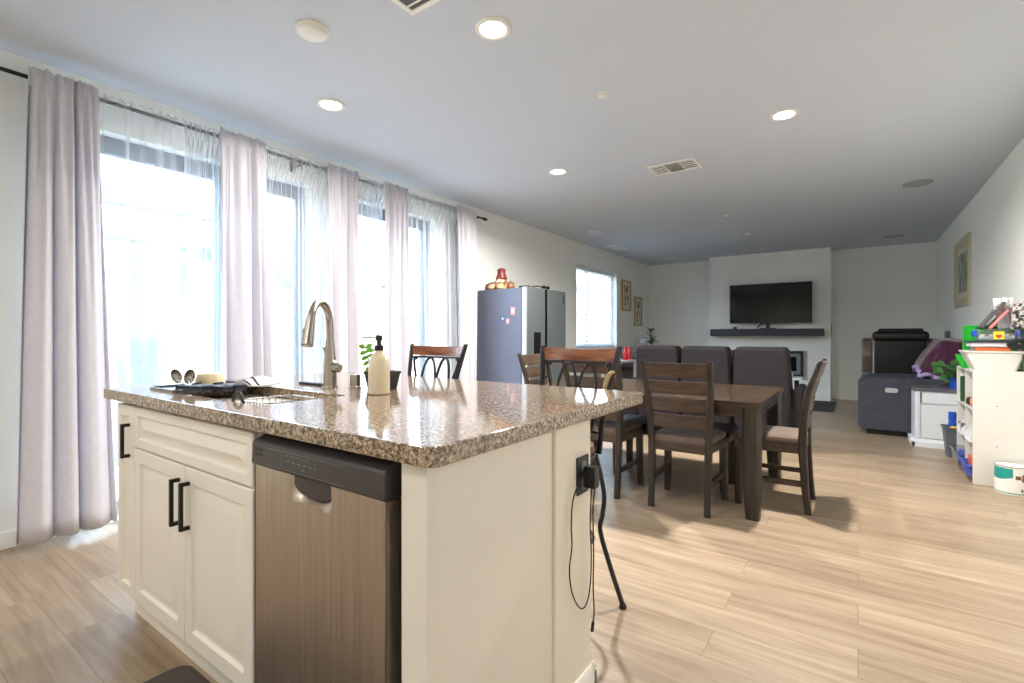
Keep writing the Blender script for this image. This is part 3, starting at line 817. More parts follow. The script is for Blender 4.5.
# things around the sink
tr = thing('drying_tray', 'flat dark tray lying on the counter left of the sink', 'tray', (-2.25, 0.84, CT))
t_ = MB(); t_.rings([[(x, y, CT + z) for x, y in rrect(-2.335 + i, -2.085 - i, 0.772 + i, 1.10 - i, 0.02, 3)] for i, z in ((0, 0.0), (0, 0.009), (0.006, 0.010), (0.008, 0.005))])
part('tray_base', t_, 'tray', tr)
bw = MB().lathe([(0.055, 0.0), (0.0568, 0.0018), (0.0525, 0.0216), (0.0456, 0.0414), (0.043, 0.0441), (0.0292, 0.0441), (0.0275, 0.0468), (0.0, 0.0468)], -2.225, 0.955, CT + 0.0105)
solo('upturned_bowl', bw, 'bowl', 'cream bowl turned upside down on the drying tray', 'bowl', (-2.225, 0.955, CT + 0.0105))
def ladle(x, y, hx, hy, hz, tilt, label):
    t = thing('serving_spoon', label, 'spoon', (x, y, CT + 0.012), group='spoons on the drying tray')
    h = Vector((hx, hy, hz)); b0 = Vector((x, y, CT + 0.022))
    part('handle', MB().tube([b0 + Vector((0.10, 0.02, -0.003)), b0, b0.lerp(h, 0.75)], [0.005, 0.0045, 0.004], 8), 'steel', t)
    m = MB()
    ax = Vector((0.817, 0.576, 0)) * math.cos(tilt) + Vector((0, 0, math.sin(tilt))); ay = Vector((-0.817, -0.576, 0)) * math.sin(tilt) + Vector((0, 0, math.cos(tilt))); an = Vector((0.576, -0.817, 0))
    def cup(u, v):
        a = 2 * PI * u; r = math.sin(v * PI / 2)
        return h + ax * (0.021 * r * math.cos(a)) + ay * (0.030 * r * math.sin(a)) - an * (0.014 * math.cos(v * PI / 2))
    m.grid(cup, 24, 6)
    part('spoon_bowl', m, 'steel', t, mods=[('SOLIDIFY', dict(thickness=0.002, offset=0))])
ladle(-2.17, 0.835, -2.265, 0.845, CT + 0.050, 0.45, 'steel spoon tilted left, farther from the upturned bowl')
ladle(-2.14, 0.845, -2.195, 0.865, CT + 0.050, -0.35, 'steel spoon tilted right, nearer the upturned bowl')
nv = thing('folding_trivet', 'navy stacked silicone handles lying over the left sink edge', 'trivet', (-2.05, 0.9, CT + 0.011))
part('grip', MB().bar((-2.11, 0.800, CT + 0.020), (-1.97, 0.835, CT + 0.020), 0.028, 0.014, 0.004), 'navy', nv)
part('grip', MB().bar((-2.10, 0.855, CT + 0.020), (-1.92, 0.885, CT + 0.018), 0.03, 0.014, 0.004), 'navy', nv)
part('grip', MB().bar((-2.07, 0.92, CT + 0.018), (-1.95, 0.945, CT + 0.018), 0.03, 0.012, 0.006), 'navy', nv)
# wire basket in the sink
wb = thing('wire_basket', 'chrome wire dish basket hooked inside the sink', 'basket', (-1.66, 0.94, 0.70))
BX0, BX1, BY0_, BY1_ = -1.70, -1.525, 0.825, 1.0
rimm = MB()
for z in (CT - 0.002, CT - 0.06, CT - 0.10):
    rimm.tube([(x, y, z) for x, y in rrect(BX0, BX1, BY0_, BY1_, 0.03, 4)], 0.0024, 6, closed=True)
part('rim', rimm, 'wire', wb)
wm = MB()
for k in range(7):
    x = BX0 + 0.03 + k * (BX1 - BX0 - 0.06) / 6
    wm.tube([(x, BY0_, CT), (x, BY0_, CT - 0.10), (x, BY1_, CT - 0.10), (x, BY1_, CT)], 0.0018, 6)
for k in range(6):
    y = BY0_ + 0.03 + k * (BY1_ - BY0_ - 0.06) / 5
    wm.tube([(BX0, y, CT), (BX0, y, CT - 0.10), (BX1, y, CT - 0.10), (BX1, y, CT)], 0.0018, 6)
part('wires', wm, 'wire', wb)
pr = MB()
for k in range(6):
    x = BX0 + 0.025 + k * 0.025
    pr.tube([(x, 0.90, CT - 0.098), (x, 0.90, CT - 0.03), (x, 0.915, CT - 0.018), (x, 0.93, CT - 0.03), (x, 0.93, CT - 0.098)], 0.0018, 6)
part('plate_prongs', pr, 'wire', wb)
# cloth and pan
def cloth(u, v):
    x = -2.13 + 0.13 * u; y = 1.0 + 0.13 * v
    z = CT + 0.012 + 0.028 * math.exp(-((u - 0.55) / 0.25) ** 2) * (0.6 + 0.4 * math.sin(PI * v)) + 0.004 * math.sin(9 * u + 5 * v)
    return (x + 0.03 * v, y, z)
dc = thing('dish_cloth', 'pale striped dish cloth folded over the back corner of the sink', 'cloth', (-1.9, 1.08, CT))
part('fabric', MB().grid(cloth, 16, 12), 'paper', dc, mods=[('SOLIDIFY', dict(thickness=0.006, offset=0))])
for k, v0 in enumerate((0.06, 0.30)):
    part('stripe', MB().tube([tuple(Vector(cloth(u / 12, v0)) + Vector((0, 0, 0.004))) for u in range(13)], 0.0035, 6), 'navy', dc)
pn = thing('frying_pan', 'dark pan lying in the sink with its handle loop over the front edge', 'pan', (-1.93, 0.95, 0.68))
part('pan_body', MB().lathe([(0.0, 0.0), (0.09, 0.0), (0.115, 0.05), (0.112, 0.05), (0.088, 0.006), (0.0, 0.006)], -2.04, 0.95, 0.69), 'navy', pn)
part('handle', MB().cord([(-1.94, 0.90, 0.745), (-1.80, 0.84, 0.84), (-1.72, 0.812, 0.915), (-1.69, 0.808, 0.938), (-1.665, 0.808, 0.935), (-1.648, 0.808, 0.91), (-1.645, 0.81, 0.87)], 0.006, 10), 'black_plastic', pn)
slat = MB().box(-2.03, -1.86, 1.235, 1.262, CT, CT + 0.010, 0.003)
solo('utensil_bar', slat, 'navy', 'slim navy bar lying on the counter behind the sink', 'utensil', (-1.95, 1.25, CT))

# outlet, adapter and cables on the island end
ol = thing('wall_outlet', 'black outlet plate on the end of the island pony wall', 'outlet', (-0.69, 1.35, 0.705))
part('plate', MB().box(-0.69, -0.684, 1.312, 1.386, 0.648, 0.762, 0.002), 'black_plastic', ol)
part('socket', MB().lathe([(0.017, 0), (0.017, 0.002), (0, 0.002)], 0, 0, 0).xf(Matrix.Translation((-0.684, 1.349, 0.678)) @ Matrix.Rotation(PI / 2, 4, 'Y')), 'firetrim', ol)
part('socket', MB().lathe([(0.017, 0), (0.017, 0.002), (0, 0.002)], 0, 0, 0).xf(Matrix.Translation((-0.684, 1.349, 0.732)) @ Matrix.Rotation(PI / 2, 4, 'Y')), 'firetrim', ol)
ad = thing('power_adapter', 'chunky black power adapter with two hanging cables in the island outlet', 'power adapter', (-0.66, 1.385, 0.70))
part('brick', MB().box(-0.683, -0.646, 1.348, 1.381, 0.666, 0.731, 0.003), 'black_plastic', ad)
part('cable', MB().cord([(-0.668, 1.352, 0.728), (-0.672, 1.31, 0.70), (-0.676, 1.268, 0.655), (-0.677, 1.258, 0.58), (-0.677, 1.262, 0.52), (-0.676, 1.245, 0.455), (-0.675, 1.262, 0.38), (-0.673, 1.305, 0.322), (-0.670, 1.338, 0.318), (-0.668, 1.360, 0.36), (-0.667, 1.368, 0.45), (-0.667, 1.36, 0.56), (-0.664, 1.364, 0.667)], 0.0022, 8), 'black_plastic', ad)
part('cable', MB().cord([(-0.655, 1.368, 0.667), (-0.655, 1.355, 0.61), (-0.663, 1.372, 0.55), (-0.664, 1.378, 0.45), (-0.664, 1.374, 0.36), (-0.664, 1.381, 0.28), (-0.664, 1.372, 0.246)], 0.0022, 8), 'black_plastic', ad)
part('plug', MB().tube([(-0.664, 1.374, 0.252), (-0.664, 1.366, 0.226)], 0.005, 8), 'black_plastic', ad)

# ---------------------------------------------------------------- bar stools
def make_stool(label):
    """counter stool, local: seat centre at origin, sitter faces -Y, back at +Y"""
    t = thing('bar_stool', label, 'bar stool', group='iron bar stools at the island')
    H = 0.63
    def part_s(name, mb, mat):
        return part(name, mb.xf(Matrix.Diagonal((0.87, 0.90, 1, 1))), mat, t, False)
    part_s('seat_frame', MB().tube([(0.2 * math.cos(a) * 1.0, 0.19 * math.sin(a), H) for a in [2 * PI * k / 24 for k in range(24)]], 0.011, 8, closed=True), 'stool_iron')
    part_s('seat_cushion', MB().lathe([(0.0, 0.0), (0.19, 0.0), (0.205, 0.02), (0.20, 0.045), (0.16, 0.058), (0, 0.062)], 0, 0, H + 0.008, sy=0.95), 'stool_seat')
    for sx in (-1, 1):
        part_s('front_leg', MB().cord([(sx * 0.16, -0.13, H), (sx * 0.185, -0.16, 0.56), (sx * 0.20, -0.178, 0.46), (sx * 0.195, -0.175, 0.36), (sx * 0.20, -0.185, 0.29), (sx * 0.245, -0.22, 0.15), (sx * 0.285, -0.25, 0.018), (sx * 0.287, -0.251, 0.0)], 0.0115, 10), 'stool_iron')
        part_s('back_leg', MB().cord([(sx * 0.155, 0.14, H), (sx * 0.172, 0.165, 0.53), (sx * 0.185, 0.172, 0.45), (sx * 0.178, 0.168, 0.37), (sx * 0.168, 0.165, 0.30), (sx * 0.215, 0.175, 0.16), (sx * 0.274, 0.183, 0.018), (sx * 0.277, 0.184, 0.0)], 0.0115, 10), 'stool_iron')
        part_s('back_post', MB().sweep([(sx * 0.165, 0.155, H), (sx * 0.175, 0.165, 0.75), (sx * 0.20, 0.20, 0.92), (sx * 0.226, 0.245, 1.07), (sx * 0.228, 0.25, 1.082)], 0.026, 0.018), 'stool_iron')
    for fx_, fy_ in ((0.287, -0.251), (-0.287, -0.251), (0.277, 0.184), (-0.277, 0.184)):
        part_s('foot_pad', MB().lathe([(0.018, 0.0), (0.018, 0.010), (0.012, 0.020)], fx_, fy_, 0, 14), 'stool_iron')
    part_s('foot_ring', MB().tube([(0.20 * math.cos(a), 0.178 * math.sin(a), 0.30) for a in [2 * PI * k / 28 for k in range(28)]], 0.008, 8, closed=True), 'stool_iron')
    # curved wooden top rail
    rings = []
    for k in range(13):
        u = -1 + 2 * k / 12
        x = 0.222 * u; yb = 0.243 + 0.03 * (1 - u * u); dz = 0.012 * (1 - u * u)
        z0, z1 = 1.018 - dz * 0.2, 1.074 - dz * 0.6
        rings.append([(x, yb - 0.011 - 0.008, z0), (x, yb + 0.009 - 0.008, z0), (x, yb + 0.012, z1 - 0.004), (x, yb + 0.008, z1), (x, yb - 0.004, z1), (x, yb - 0.008, z1 - 0.004)])
    part_s('top_rail', MB().rings(rings), 'stool_wood')
    lowr = [(0.175 * (-1 + k / 6), 0.163 + 0.02 * (1 - (-1 + k / 6) ** 2), 0.715) for k in range(13)]
    part_s('lower_rail', MB().tube(lowr, 0.009, 8), 'stool_iron')
    part_s('upper_rail', MB().tube([(0.205 * (-1 + k / 6), 0.228 + 0.028 * (1 - (-1 + k / 6) ** 2), 1.008) for k in range(13)], 0.006, 8), 'stool_iron')
    # interlaced arches
    def bp(x, z):
        q = (z - 0.715) / 0.293; xx = x * (0.175 + 0.03 * q) / 0.2
        return (xx, 0.163 + 0.065 * q + 0.024 * (1 - (x / 0.2) ** 2), z)
    for c in (-0.062, 0.062):
        pts = []
        for k in range(17):
            a = PI * k / 16
            pts.append(bp(c - 0.066 * math.cos(a) * 1.0, 0.715 + 0.29 * math.sin(a) ** 0.75))
        part_s('arch', MB().tube(pts, 0.008, 8), 'stool_iron')
    for sx in (-1, 1):
        pts = []
        for k in range(10):
            q = k / 9
            pts.append(bp(sx * (0.185 - 0.12 * (1 - q) ** 1.6), 0.715 + 0.288 * q))
        part_s('arch', MB().tube(pts, 0.008, 8), 'stool_iron')
        part_s('scroll', MB().ball(bp(sx * 0.17, 1.0), 0.013, 0.011, 0.011, 10), 'stool_iron')
    return t
s1 = make_stool('iron bar stool with wooden top rail, before the sheer curtains')
s1.location = (-1.905, 1.775, 0); s1.rotation_euler = (0, 0, math.radians(2))
s2 = copy_tree(s1, label='iron bar stool with reddish top rail, in front of the refrigerator')
s2.location = (-1.046, 1.775, 0); s2.rotation_euler = (0, 0, math.radians(-3))
# braided loop hanging from the stool's post
rl = MB()
rope_pts = [Vector(p) for p in ((-0.848, 1.94, 0.975), (-0.87, 1.94, 0.948), (-0.882, 1.94, 0.892))]
pts = []
for k in range(15):
    q = k / 14
    pts.append(rope_pts[0] * ((1 - q) ** 2) + (rope_pts[1] * 2 - (rope_pts[0] + rope_pts[2]) / 2) * (2 * q * (1 - q)) + rope_pts[2] * (q * q) + Vector((0, 0, 0)))
for k in (0, 1, 2):
    rl.tube([(p[0] + 0.005 * math.cos(i * 1.4 + k * 2.09), p[1] + 0.006 * math.sin(i * 1.4 + k * 2.09), p[2]) for i, p in enumerate(pts)], 0.0065, 7)

# ---------------------------------------------------------------- dining table
TX0, TX1, TY0, TY1, TZ = -2.20, -0.478, 3.275, 4.40, 0.722
dt = thing('dining_table', 'rectangular brown wooden dining table with tapered square legs', 'dining table', (-1.34, 3.84, 0))
part('tabletop', MB().box(TX0, TX1, TY0, TY1, TZ - 0.035, TZ, 0.006), 'table_wood', dt)
ap = MB()
ap.box(TX0 + 0.03, TX1 - 0.03, TY0 + 0.02, TY0 + 0.045, TZ - 0.10, TZ - 0.035, 0.002, 1).box(TX0 + 0.03, TX1 - 0.03, TY1 - 0.045, TY1 - 0.02, TZ - 0.10, TZ - 0.035, 0.002, 1)
ap.box(TX0 + 0.02, TX0 + 0.045, TY0 + 0.045, TY1 - 0.045, TZ - 0.10, TZ - 0.035, 0.002, 1).box(TX1 - 0.045, TX1 - 0.02, TY0 + 0.045, TY1 - 0.045, TZ - 0.10, TZ - 0.035, 0.002, 1)
part('apron', ap, 'table_wood', dt)
for sx in (0, 1):
    for sy in (0, 1):
        cx = (TX0 + 0.056, TX1 - 0.056)[sx]; cy = (TY0 + 0.056, TY1 - 0.10)[sy]
        ex = 1 if sx else -1; ey = 1 if sy else -1
        part('leg', MB().sweep([(cx + ex * 0.006, cy + ey * 0.006, 0), (cx + ex * 0.002, cy + ey * 0.002, 0.10), (cx, cy, 0.25), (cx, cy, TZ - 0.035)], [0.076, 0.088, 0.102, 0.104], [0.076, 0.088, 0.102, 0.104]), 'post_wood', dt)

# ---------------------------------------------------------------- ladder-back dining chairs
def make_chair(label):
    """local: centre of the seat at origin, sitter faces +Y"""
    t = thing('dining_chair', label, 'dining chair', group='ladder-back chairs around the dining table')
    fr = MB()
    fr.prism([(-0.185, -0.20), (0.185, -0.20), (0.215, 0.20), (-0.215, 0.20)], 'z', 0.375, 0.435, 0.004, 1)
    part('seat_frame', fr, 'chair_wood', t, False)
    cu = MB()
    def rr(i, z): return [(x * (1.0 + 0.08 * (y + 0.2) / 0.4) , y, z) for x, y in rrect(-0.19 + i, 0.19 - i, -0.195 + i, 0.21 - i, 0.035)]
    cu.rings([rr(0.0, 0.436), rr(-0.003, 0.452), rr(0.004, 0.470), rr(0.025, 0.482), rr(0.09, 0.488)])
    part('seat', cu, 'chair_seat', t, False)
    back = [(0.178, -0.222, 0.0), (0.178, -0.205, 0.15), (0.180, -0.190, 0.42), (0.188, -0.196, 0.60), (0.200, -0.225, 0.78), (0.212, -0.285, 0.955), (0.213, -0.292, 0.97)]
    for sx in (-1, 1):
        part('back_leg', MB().sweep([(sx * x, y, z) for x, y, z in back], [0.036, 0.038, 0.042, 0.040, 0.038, 0.034, 0.026], [0.038, 0.042, 0.05, 0.045, 0.038, 0.030, 0.02]), 'post_wood', t, False)
        part('front_leg', MB().sweep([(sx * 0.198, 0.183, 0), (sx * 0.192, 0.180, 0.12), (sx * 0.190, 0.178, 0.375)], [0.036, 0.044, 0.048], [0.036, 0.044, 0.048]), 'post_wood', t, False)
        part('stretcher', MB().bar((sx * 0.180, -0.19, 0.185), (sx * 0.190, 0.165, 0.185), 0.018, 0.030, 0.003), 'chair_wood', t, False)
    def at(z):
        for (x0, y0, z0), (x1, y1, z1) in zip(back[:-1], back[1:]):
            if z0 <= z <= z1:
                q = (z - z0) / (z1 - z0); return x0 + (x1 - x0) * q, y0 + (y1 - y0) * q
    for z0, z1 in ((0.862, 0.955), (0.752, 0.838), (0.642, 0.728), (0.532, 0.618)):
        rings = []
        for k in range(9):
            u = -1 + 2 * k / 8
            xa, ya = at(z0); xb, yb = at(z1)
            c = -0.022 * (1 - u * u)
            xa -= 0.012; xb -= 0.012
            rings.append([(xa * u, ya + c + 0.009, z0), (xa * u, ya + c - 0.009, z0), (xb * u, yb + c - 0.009, z1), (xb * u, yb + c + 0.009, z1)])
        part('back_slat', MB().rings(rings), 'chair_wood', t, False)
    return t
c1 = make_chair('ladder-back wooden chair nearest the camera, its back toward the viewer')
c1.location = (-0.945, 3.415, 0)
c2 = copy_tree(c1, label='ladder-back chair left of the nearest one, partly hidden by the granite corner')
c2.location = (-1.545, 3.425, 0)
c3 = copy_tree(c1, label='ladder-back chair at the right end of the table, turned sideways')
c3.location = (-0.478, 3.785, 0); c3.rotation_euler = (0, 0, PI / 2)
c4 = copy_tree(c1, label='ladder-back chair at the far left end of the table before the refrigerator')
c4.location = (-2.165, 3.80, 0); c4.rotation_euler = (0, 0, -PI / 2)
for z, w in ((0.86, 0.03), (0.745, 0.018)):
    s_ = part('sticker', MB().box(0.155 - w, 0.155, -0.205 - (0.055 if z > 0.8 else 0.02), -0.203 - (0.055 if z > 0.8 else 0.02), z - 0.012, z + 0.012), 'sticker', c4, False)
    s_['label'] = 'white sticker'
bn = thing('dining_bench', 'low dark upholstered bench pushed under the table behind the near chairs', 'bench', (-1.33, 3.86, 0))
part('seat_pad', MB().box(-1.64, -0.745, 3.70, 4.06, 0.36, 0.45, 0.02, 3), 'leather', bn)
part('piping', MB().tube([(x, y, 0.447) for x, y in rrect(-1.638, -0.747, 3.702, 4.058, 0.02, 3)], 0.004, 6, closed=True), 'firetrim', bn)
for xx in (-1.60, -0.785):
    for yy in (3.74, 4.02):
        part('leg', MB().sweep([(xx, yy, 0), (xx, yy, 0.36)], [0.045, 0.055], [0.045, 0.055]), 'post_wood', bn)

# ---------------------------------------------------------------- refrigerator
FX0, FXB, FXD, FYA, FYB, FZ = -3.60, -2.955, -2.88, 4.37, 5.215, 1.655
FM = 4.755
fg = thing('refrigerator', 'side-by-side stainless refrigerator with grey side panel by the curtains', 'refrigerator', (-3.25, 4.79, 0))
part('cabinet', MB().box(FX0, FXB, FYA, FYB, 0.03, FZ - 0.012, 0.006), 'fridge_side', fg)
part('foot_grille', MB().box(FX0 + 0.05, FXB - 0.02, FYA + 0.02, FYB - 0.02, 0.0, 0.03), 'black_plastic', fg)
d = MB()
d.box(FXB + 0.006, FXD, FYA, FM - 0.012, 0.04, FZ, 0.012, 3)
fl_ = part('freezer_door', d, 'fridge_steel', fg)
part('door_edge', MB().box(FXB + 0.008, FXD - 0.012, FYA - 0.0015, FYA + 0.004, 0.05, FZ - 0.008), 'fridge_edge', fl_)
disp = part('dispenser', MB().box(FXD - 0.03, FXD + 0.002, FYA + 0.13, FYA + 0.275, 0.84, 1.165, 0.004), 'black_gloss', fl_)
part('fridge_door', MB().box(FXB + 0.006, FXD, FM + 0.012, FYB, 0.04, FZ, 0.012, 3), 'fridge_steel', fg)
part('door_gap', MB().box(FXB - 0.001, FXD - 0.022, FM - 0.012, FM + 0.012, 0.045, FZ - 0.004), 'black_gloss', fg)
part('handle_groove', MB().box(FXD - 0.02, FXD + 0.0012, FM + 0.012, FM + 0.022, 0.05, FZ - 0.01), 'black_gloss', fg)
part('badge', MB().box(FXD, FXD + 0.0015, FYB - 0.075, FYB - 0.045, 1.50, 1.60, 0.0005, 1), 'black_plastic', fg)
part('hinge_cover', MB().box(FXB - 0.06, FXB + 0.05, FYA + 0.03, FYA + 0.10, FZ - 0.012, FZ + 0.012, 0.004), 'black_plastic', fg)
def magnet(x, z, w, h, mat, lab):
    t = thing('fridge_magnet', lab, 'magnet', (x, FYA, z), group='magnets on the refrigerator side')
    part('magnet_body', MB().box(x - w / 2, x + w / 2, FYA - 0.006, FYA - 0.0005, z - h / 2, z + h / 2, 0.003), mat, t)
    part('magnet_print', MB().box(x - w / 4, x + w / 4, FYA - 0.0075, FYA - 0.006, z - h / 4, z + h / 4, 0.0005, 1), 'sticker', t)
magnet(-3.065, 1.395, 0.055, 0.085, 'pink', 'pink picture magnet highest on the refrigerator side')
magnet(-3.20, 1.312, 0.035, 0.05, 'blue', 'small blue magnet left of a pink one on the refrigerator side')
magnet(-3.135, 1.285, 0.04, 0.055, 'pink', 'small pink magnet lower on the refrigerator side')
# on top of the refrigerator
FT = FZ - 0.012
gn = thing('gnome_figurine', 'garden gnome figurine in a dark red hat on top of the refrigerator', 'figurine', (-3.36, 4.55, FT))
part('body', MB().lathe([(0.07, 0), (0.082, 0.02), (0.08, 0.07), (0.062, 0.12), (0.04, 0.15), (0.0, 0.16)], -3.36, 4.55, FT), 'beige_clay', gn)
part('hat', MB().lathe([(0.0, 0.12), (0.062, 0.125), (0.068, 0.14), (0.052, 0.18), (0.045, 0.215), (0.05, 0.24), (0.03, 0.255), (0.0, 0.26)], -3.355, 4.55, FT, 16), 'terracotta_dk', gn)
part('beard', MB().ball((-3.345, 4.49, FT + 0.09), 0.032, 0.018, 0.042, 12), 'cream', gn)
part('arm', MB().tube([(-3.43, 4.54, FT + 0.10), (-3.44, 4.49, FT + 0.06), (-3.39, 4.47, FT + 0.05)], [0.018, 0.016, 0.014], 8), 'brown_clay', gn)
part('arm', MB().tube([(-3.29, 4.54, FT + 0.10), (-3.28, 4.49, FT + 0.06), (-3.33, 4.47, FT + 0.05)], [0.018, 0.016, 0.014], 8), 'brown_clay', gn)
for k, (x, y_, c, lab) in enumerate(((-3.50, 4.50, 'brown_clay', 'brown ceramic jar, leftmost on the refrigerator'), (-3.40, 4.43, 'beige_clay', 'beige ceramic jar before the gnome, on the left'), (-3.28, 4.425, 'beige_clay', 'beige ceramic jar before the gnome, on the right'), (-3.17, 4.47, 'brown_clay', 'brown ceramic jar right of the gnome'))):
    t = thing('ceramic_jar', lab, 'jar', (x, y_, FT), group='small jars on the refrigerator')
    part('jar_body', MB().lathe([(0.030, 0), (0.044, 0.015), (0.046, 0.04), (0.036, 0.062), (0.034, 0.066)], x, y_, FT, 18), c, t)
    part('lid', MB().lathe([(0.040, 0.066), (0.042, 0.072), (0.02, 0.08), (0.008, 0.084), (0.009, 0.092), (0, 0.094)], x, y_, FT, 18), 'brown_clay' if c == 'beige_clay' else 'terracotta_dk', t)
gg = thing('swim_goggles', 'small black goggles lying on the front of the refrigerator top', 'goggles', (-2.98, 4.80, FZ))
for dy in (-0.045, 0.045):
    part('lens', MB().ball((-2.93, 4.83 + dy, FZ + 0.022), 0.022, 0.036, 0.022, 12), 'black_gloss', gg)
part('strap', MB().tube([(-2.935, 4.75, FZ + 0.02), (-2.95, 4.69, FZ + 0.03), (-2.97, 4.63, FZ + 0.02), (-2.985, 4.58, FZ + 0.008)], 0.006, 8), 'black_plastic', gg)

# ---------------------------------------------------------------- console with bottles along the left wall
cs = thing('console_table', 'white console table under the far left window', 'console table', (-3.42, 7.7, 0))
part('console_top', MB().box(-3.66, -3.20, 7.0, 8.42, 0.665, 0.70, 0.004), 'white_lam', cs)
part('shelf', MB().box(-3.63, -3.23, 7.04, 8.38, 0.20, 0.225, 0.003), 'white_lam', cs)
for xx in (-3.63, -3.23):
    for yy in (7.04, 8.38):
        part('leg', MB().box(xx - 0.025, xx + 0.025, yy - 0.025, yy + 0.025, 0, 0.665, 0.003), 'white_lam', cs)
for x, y_, h, lab in ((-3.30, 8.10, 0.225, 'slim red bottle, left of the pair on the white console'), (-3.32, 8.335, 0.225, 'slim red bottle, right of the pair on the white console')):
    t = thing('red_bottle', lab, 'bottle', (x, y_, 0.70), group='red bottles on the console')
    part('bottle', MB().lathe([(0.04, 0), (0.044, 0.01), (0.044, h * 0.55), (0.022, h * 0.72), (0.020, h * 0.85)], x, y_, 0.70, 18), 'red', t)
    part('cap', MB().lathe([(0.026, h * 0.85), (0.026, h), (0, h)], x, y_, 0.70, 18), 'red', t)
ob = thing('orange_bottle', 'orange and red bottle standing on a low stand right of the console', 'bottle', (-3.22, 8.62, 0.50))
part('bottle', MB().lathe([(0.055, 0), (0.058, 0.01), (0.058, 0.16), (0.03, 0.22)], -3.22, 8.62, 0.50, 18), 'orange', ob)
part('cap', MB().lathe([(0.034, 0.22), (0.034, 0.28), (0, 0.28)], -3.22, 8.62, 0.50, 18), 'brown_clay', ob)
part('label', MB().lathe([(0.0585, 0.01), (0.0595, 0.012), (0.0595, 0.07), (0.0585, 0.072)], -3.22, 8.62, 0.50, 18), 'red', ob)
sc = thing('side_cabinet', 'low grey cabinet behind the sofa below the two gold framed prints', 'cabinet', (-3.42, 9.2, 0))
part('body', MB().box(-3.66, -3.12, 8.5, 9.95, 0.02, 0.50, 0.004), 'grey_bin', sc)
part('riser', MB().box(-3.66, -3.14, 8.78, 9.95, 0.50, 0.80, 0.004), 'grey_bin', sc)
part('base', MB().box(-3.64, -3.15, 8.52, 9.93, 0.0, 0.02), 'black_plastic', sc)
vs = thing('glass_jar', 'clear grey square glass jar left of the little fir plant', 'jar', (-3.34, 9.02, 0.80))
part('jar_body', MB().box(-3.42, -3.26, 8.92, 9.12, 0.80, 1.075, 0.02, 3), 'clear', vs)
part('filling', MB().box(-3.405, -3.275, 8.935, 9.105, 0.805, 0.93, 0.015, 2), 'grey_paint', vs)
fp = thing('fir_plant', 'little dark green fir-like plant behind the sofa in the left corner', 'potted plant', (-3.30, 9.38, 0.80))
part('pot', MB().lathe([(0.05, 0), (0.065, 0.10), (0.068, 0.11), (0.058, 0.11), (0.055, 0.09), (0.0, 0.09)], -3.30, 9.38, 0.80, 18), 'white_lam', fp)
part('stem', MB().tube([(-3.30, 9.38, 0.89), (-3.295, 9.385, 1.05), (-3.30, 9.38, 1.26)], [0.009, 0.007, 0.003], 8), 'soil', fp)
lf = MB(); rnd = random.Random(4)
for k in range(46):
    q = rnd.random(); z = 0.94 + 0.32 * q; a = rnd.uniform(0, 2 * PI)
    leaf(lf, (-3.30, 9.38, z), (math.cos(a), math.sin(a), rnd.uniform(0.05, 0.9)), (0.18 - 0.10 * q) * rnd.uniform(0.8, 1.1), 0.05)
part('leaves', lf, 'leaf_dark', fp)

# framed pictures
def picture(name, axis_x, y0, y1, z0, z1, nx, frame, mat_in, art, lab, fw=0.035, mw=0.05):
    t = thing(name, lab, 'picture', (axis_x, (y0 + y1) / 2, (z0 + z1) / 2))
    a, b = axis_x, axis_x + nx * 0.03
    def R(i, x): return [(x, y0 + i, z0 + i), (x, y1 - i, z0 + i), (x, y1 - i, z1 - i), (x, y0 + i, z1 - i)]
    part('frame', MB().rings([R(0, a), R(0, b - nx * 0.006), R(0.008, b), R(fw * 0.7, b - nx * 0.004), R(fw, b - nx * 0.014), R(fw + 0.001, a)], (False, False)), frame, t)
    mt = MB().box(min(a, a + nx * 0.008), max(a, a + nx * 0.008), y0 + fw, y1 - fw, z0 + fw, z1 - fw)
    part('mount', mt, mat_in, t)
    i = fw + mw
    part('print', MB().box(min(a + nx * 0.008, a + nx * 0.0095), max(a + nx * 0.008, a + nx * 0.0095), y0 + i, y1 - i, z0 + i, z1 - i), art, t)
picture('framed_picture', XR, 7.43, 8.40, 1.475, 2.285, -1, 'goldpale', 'mount', 'art_a', 'pale gold framed landscape print on the right wall', 0.10, 0.07)
picture('framed_picture', XL, 8.87, 9.32, 1.605, 2.20, 1, 'gold', 'mount', 'art_b', 'gold framed print nearer the window, higher of two on the left wall', 0.035, 0.07)
picture('framed_picture', XL, 9.53, 9.92, 1.32, 1.915, 1, 'gold', 'mount', 'art_b', 'gold framed print nearer the corner, lower of two on the left wall', 0.035, 0.06)

# ---------------------------------------------------------------- fireplace wall: mantel, television, fire insert
mn = MB().box(-2.30, -0.475, 9.80, YF, 1.117, 1.247, 0.006)
solo('mantel_shelf', mn, 'mantel', 'thick charcoal floating mantel shelf under the television', 'mantel', (-1.39, 9.92, 1.18))
tv = thing('television', 'large flat black television standing on the mantel shelf', 'television', (-1.305, 9.88, 1.247))
part('casing', MB().box(-1.965, -0.645, 9.865, 9.905, 1.350, 2.062, 0.006), 'black_plastic', tv)
part('screen', MB().box(-1.955, -0.655, 9.862, 9.866, 1.366, 2.054), 'tv_screen', tv)
part('back_housing', MB().box(-1.7, -0.9, 9.905, 9.945, 1.40, 1.80, 0.012), 'black_plastic', tv)
part('stand_foot', MB().bar((-1.50, 9.83, 1.252), (-1.42, 9.885, 1.362), 0.03, 0.014, 0.003), 'black_plastic', tv)
part('stand_foot', MB().box(-1.46, -1.20, 9.825, 9.945, 1.2475, 1.262, 0.004).bar((-1.33, 9.89, 1.26), (-1.33, 9.89, 1.36), 0.06, 0.02), 'black_plastic', tv)
sbx = MB().box(-2.13, -1.93, 9.83, 9.93, 1.2475, 1.275, 0.006)
solo('media_box', sbx, 'sticker', 'small white box lying at the left end of the mantel', 'media box', (-2.03, 9.88, 1.2475))
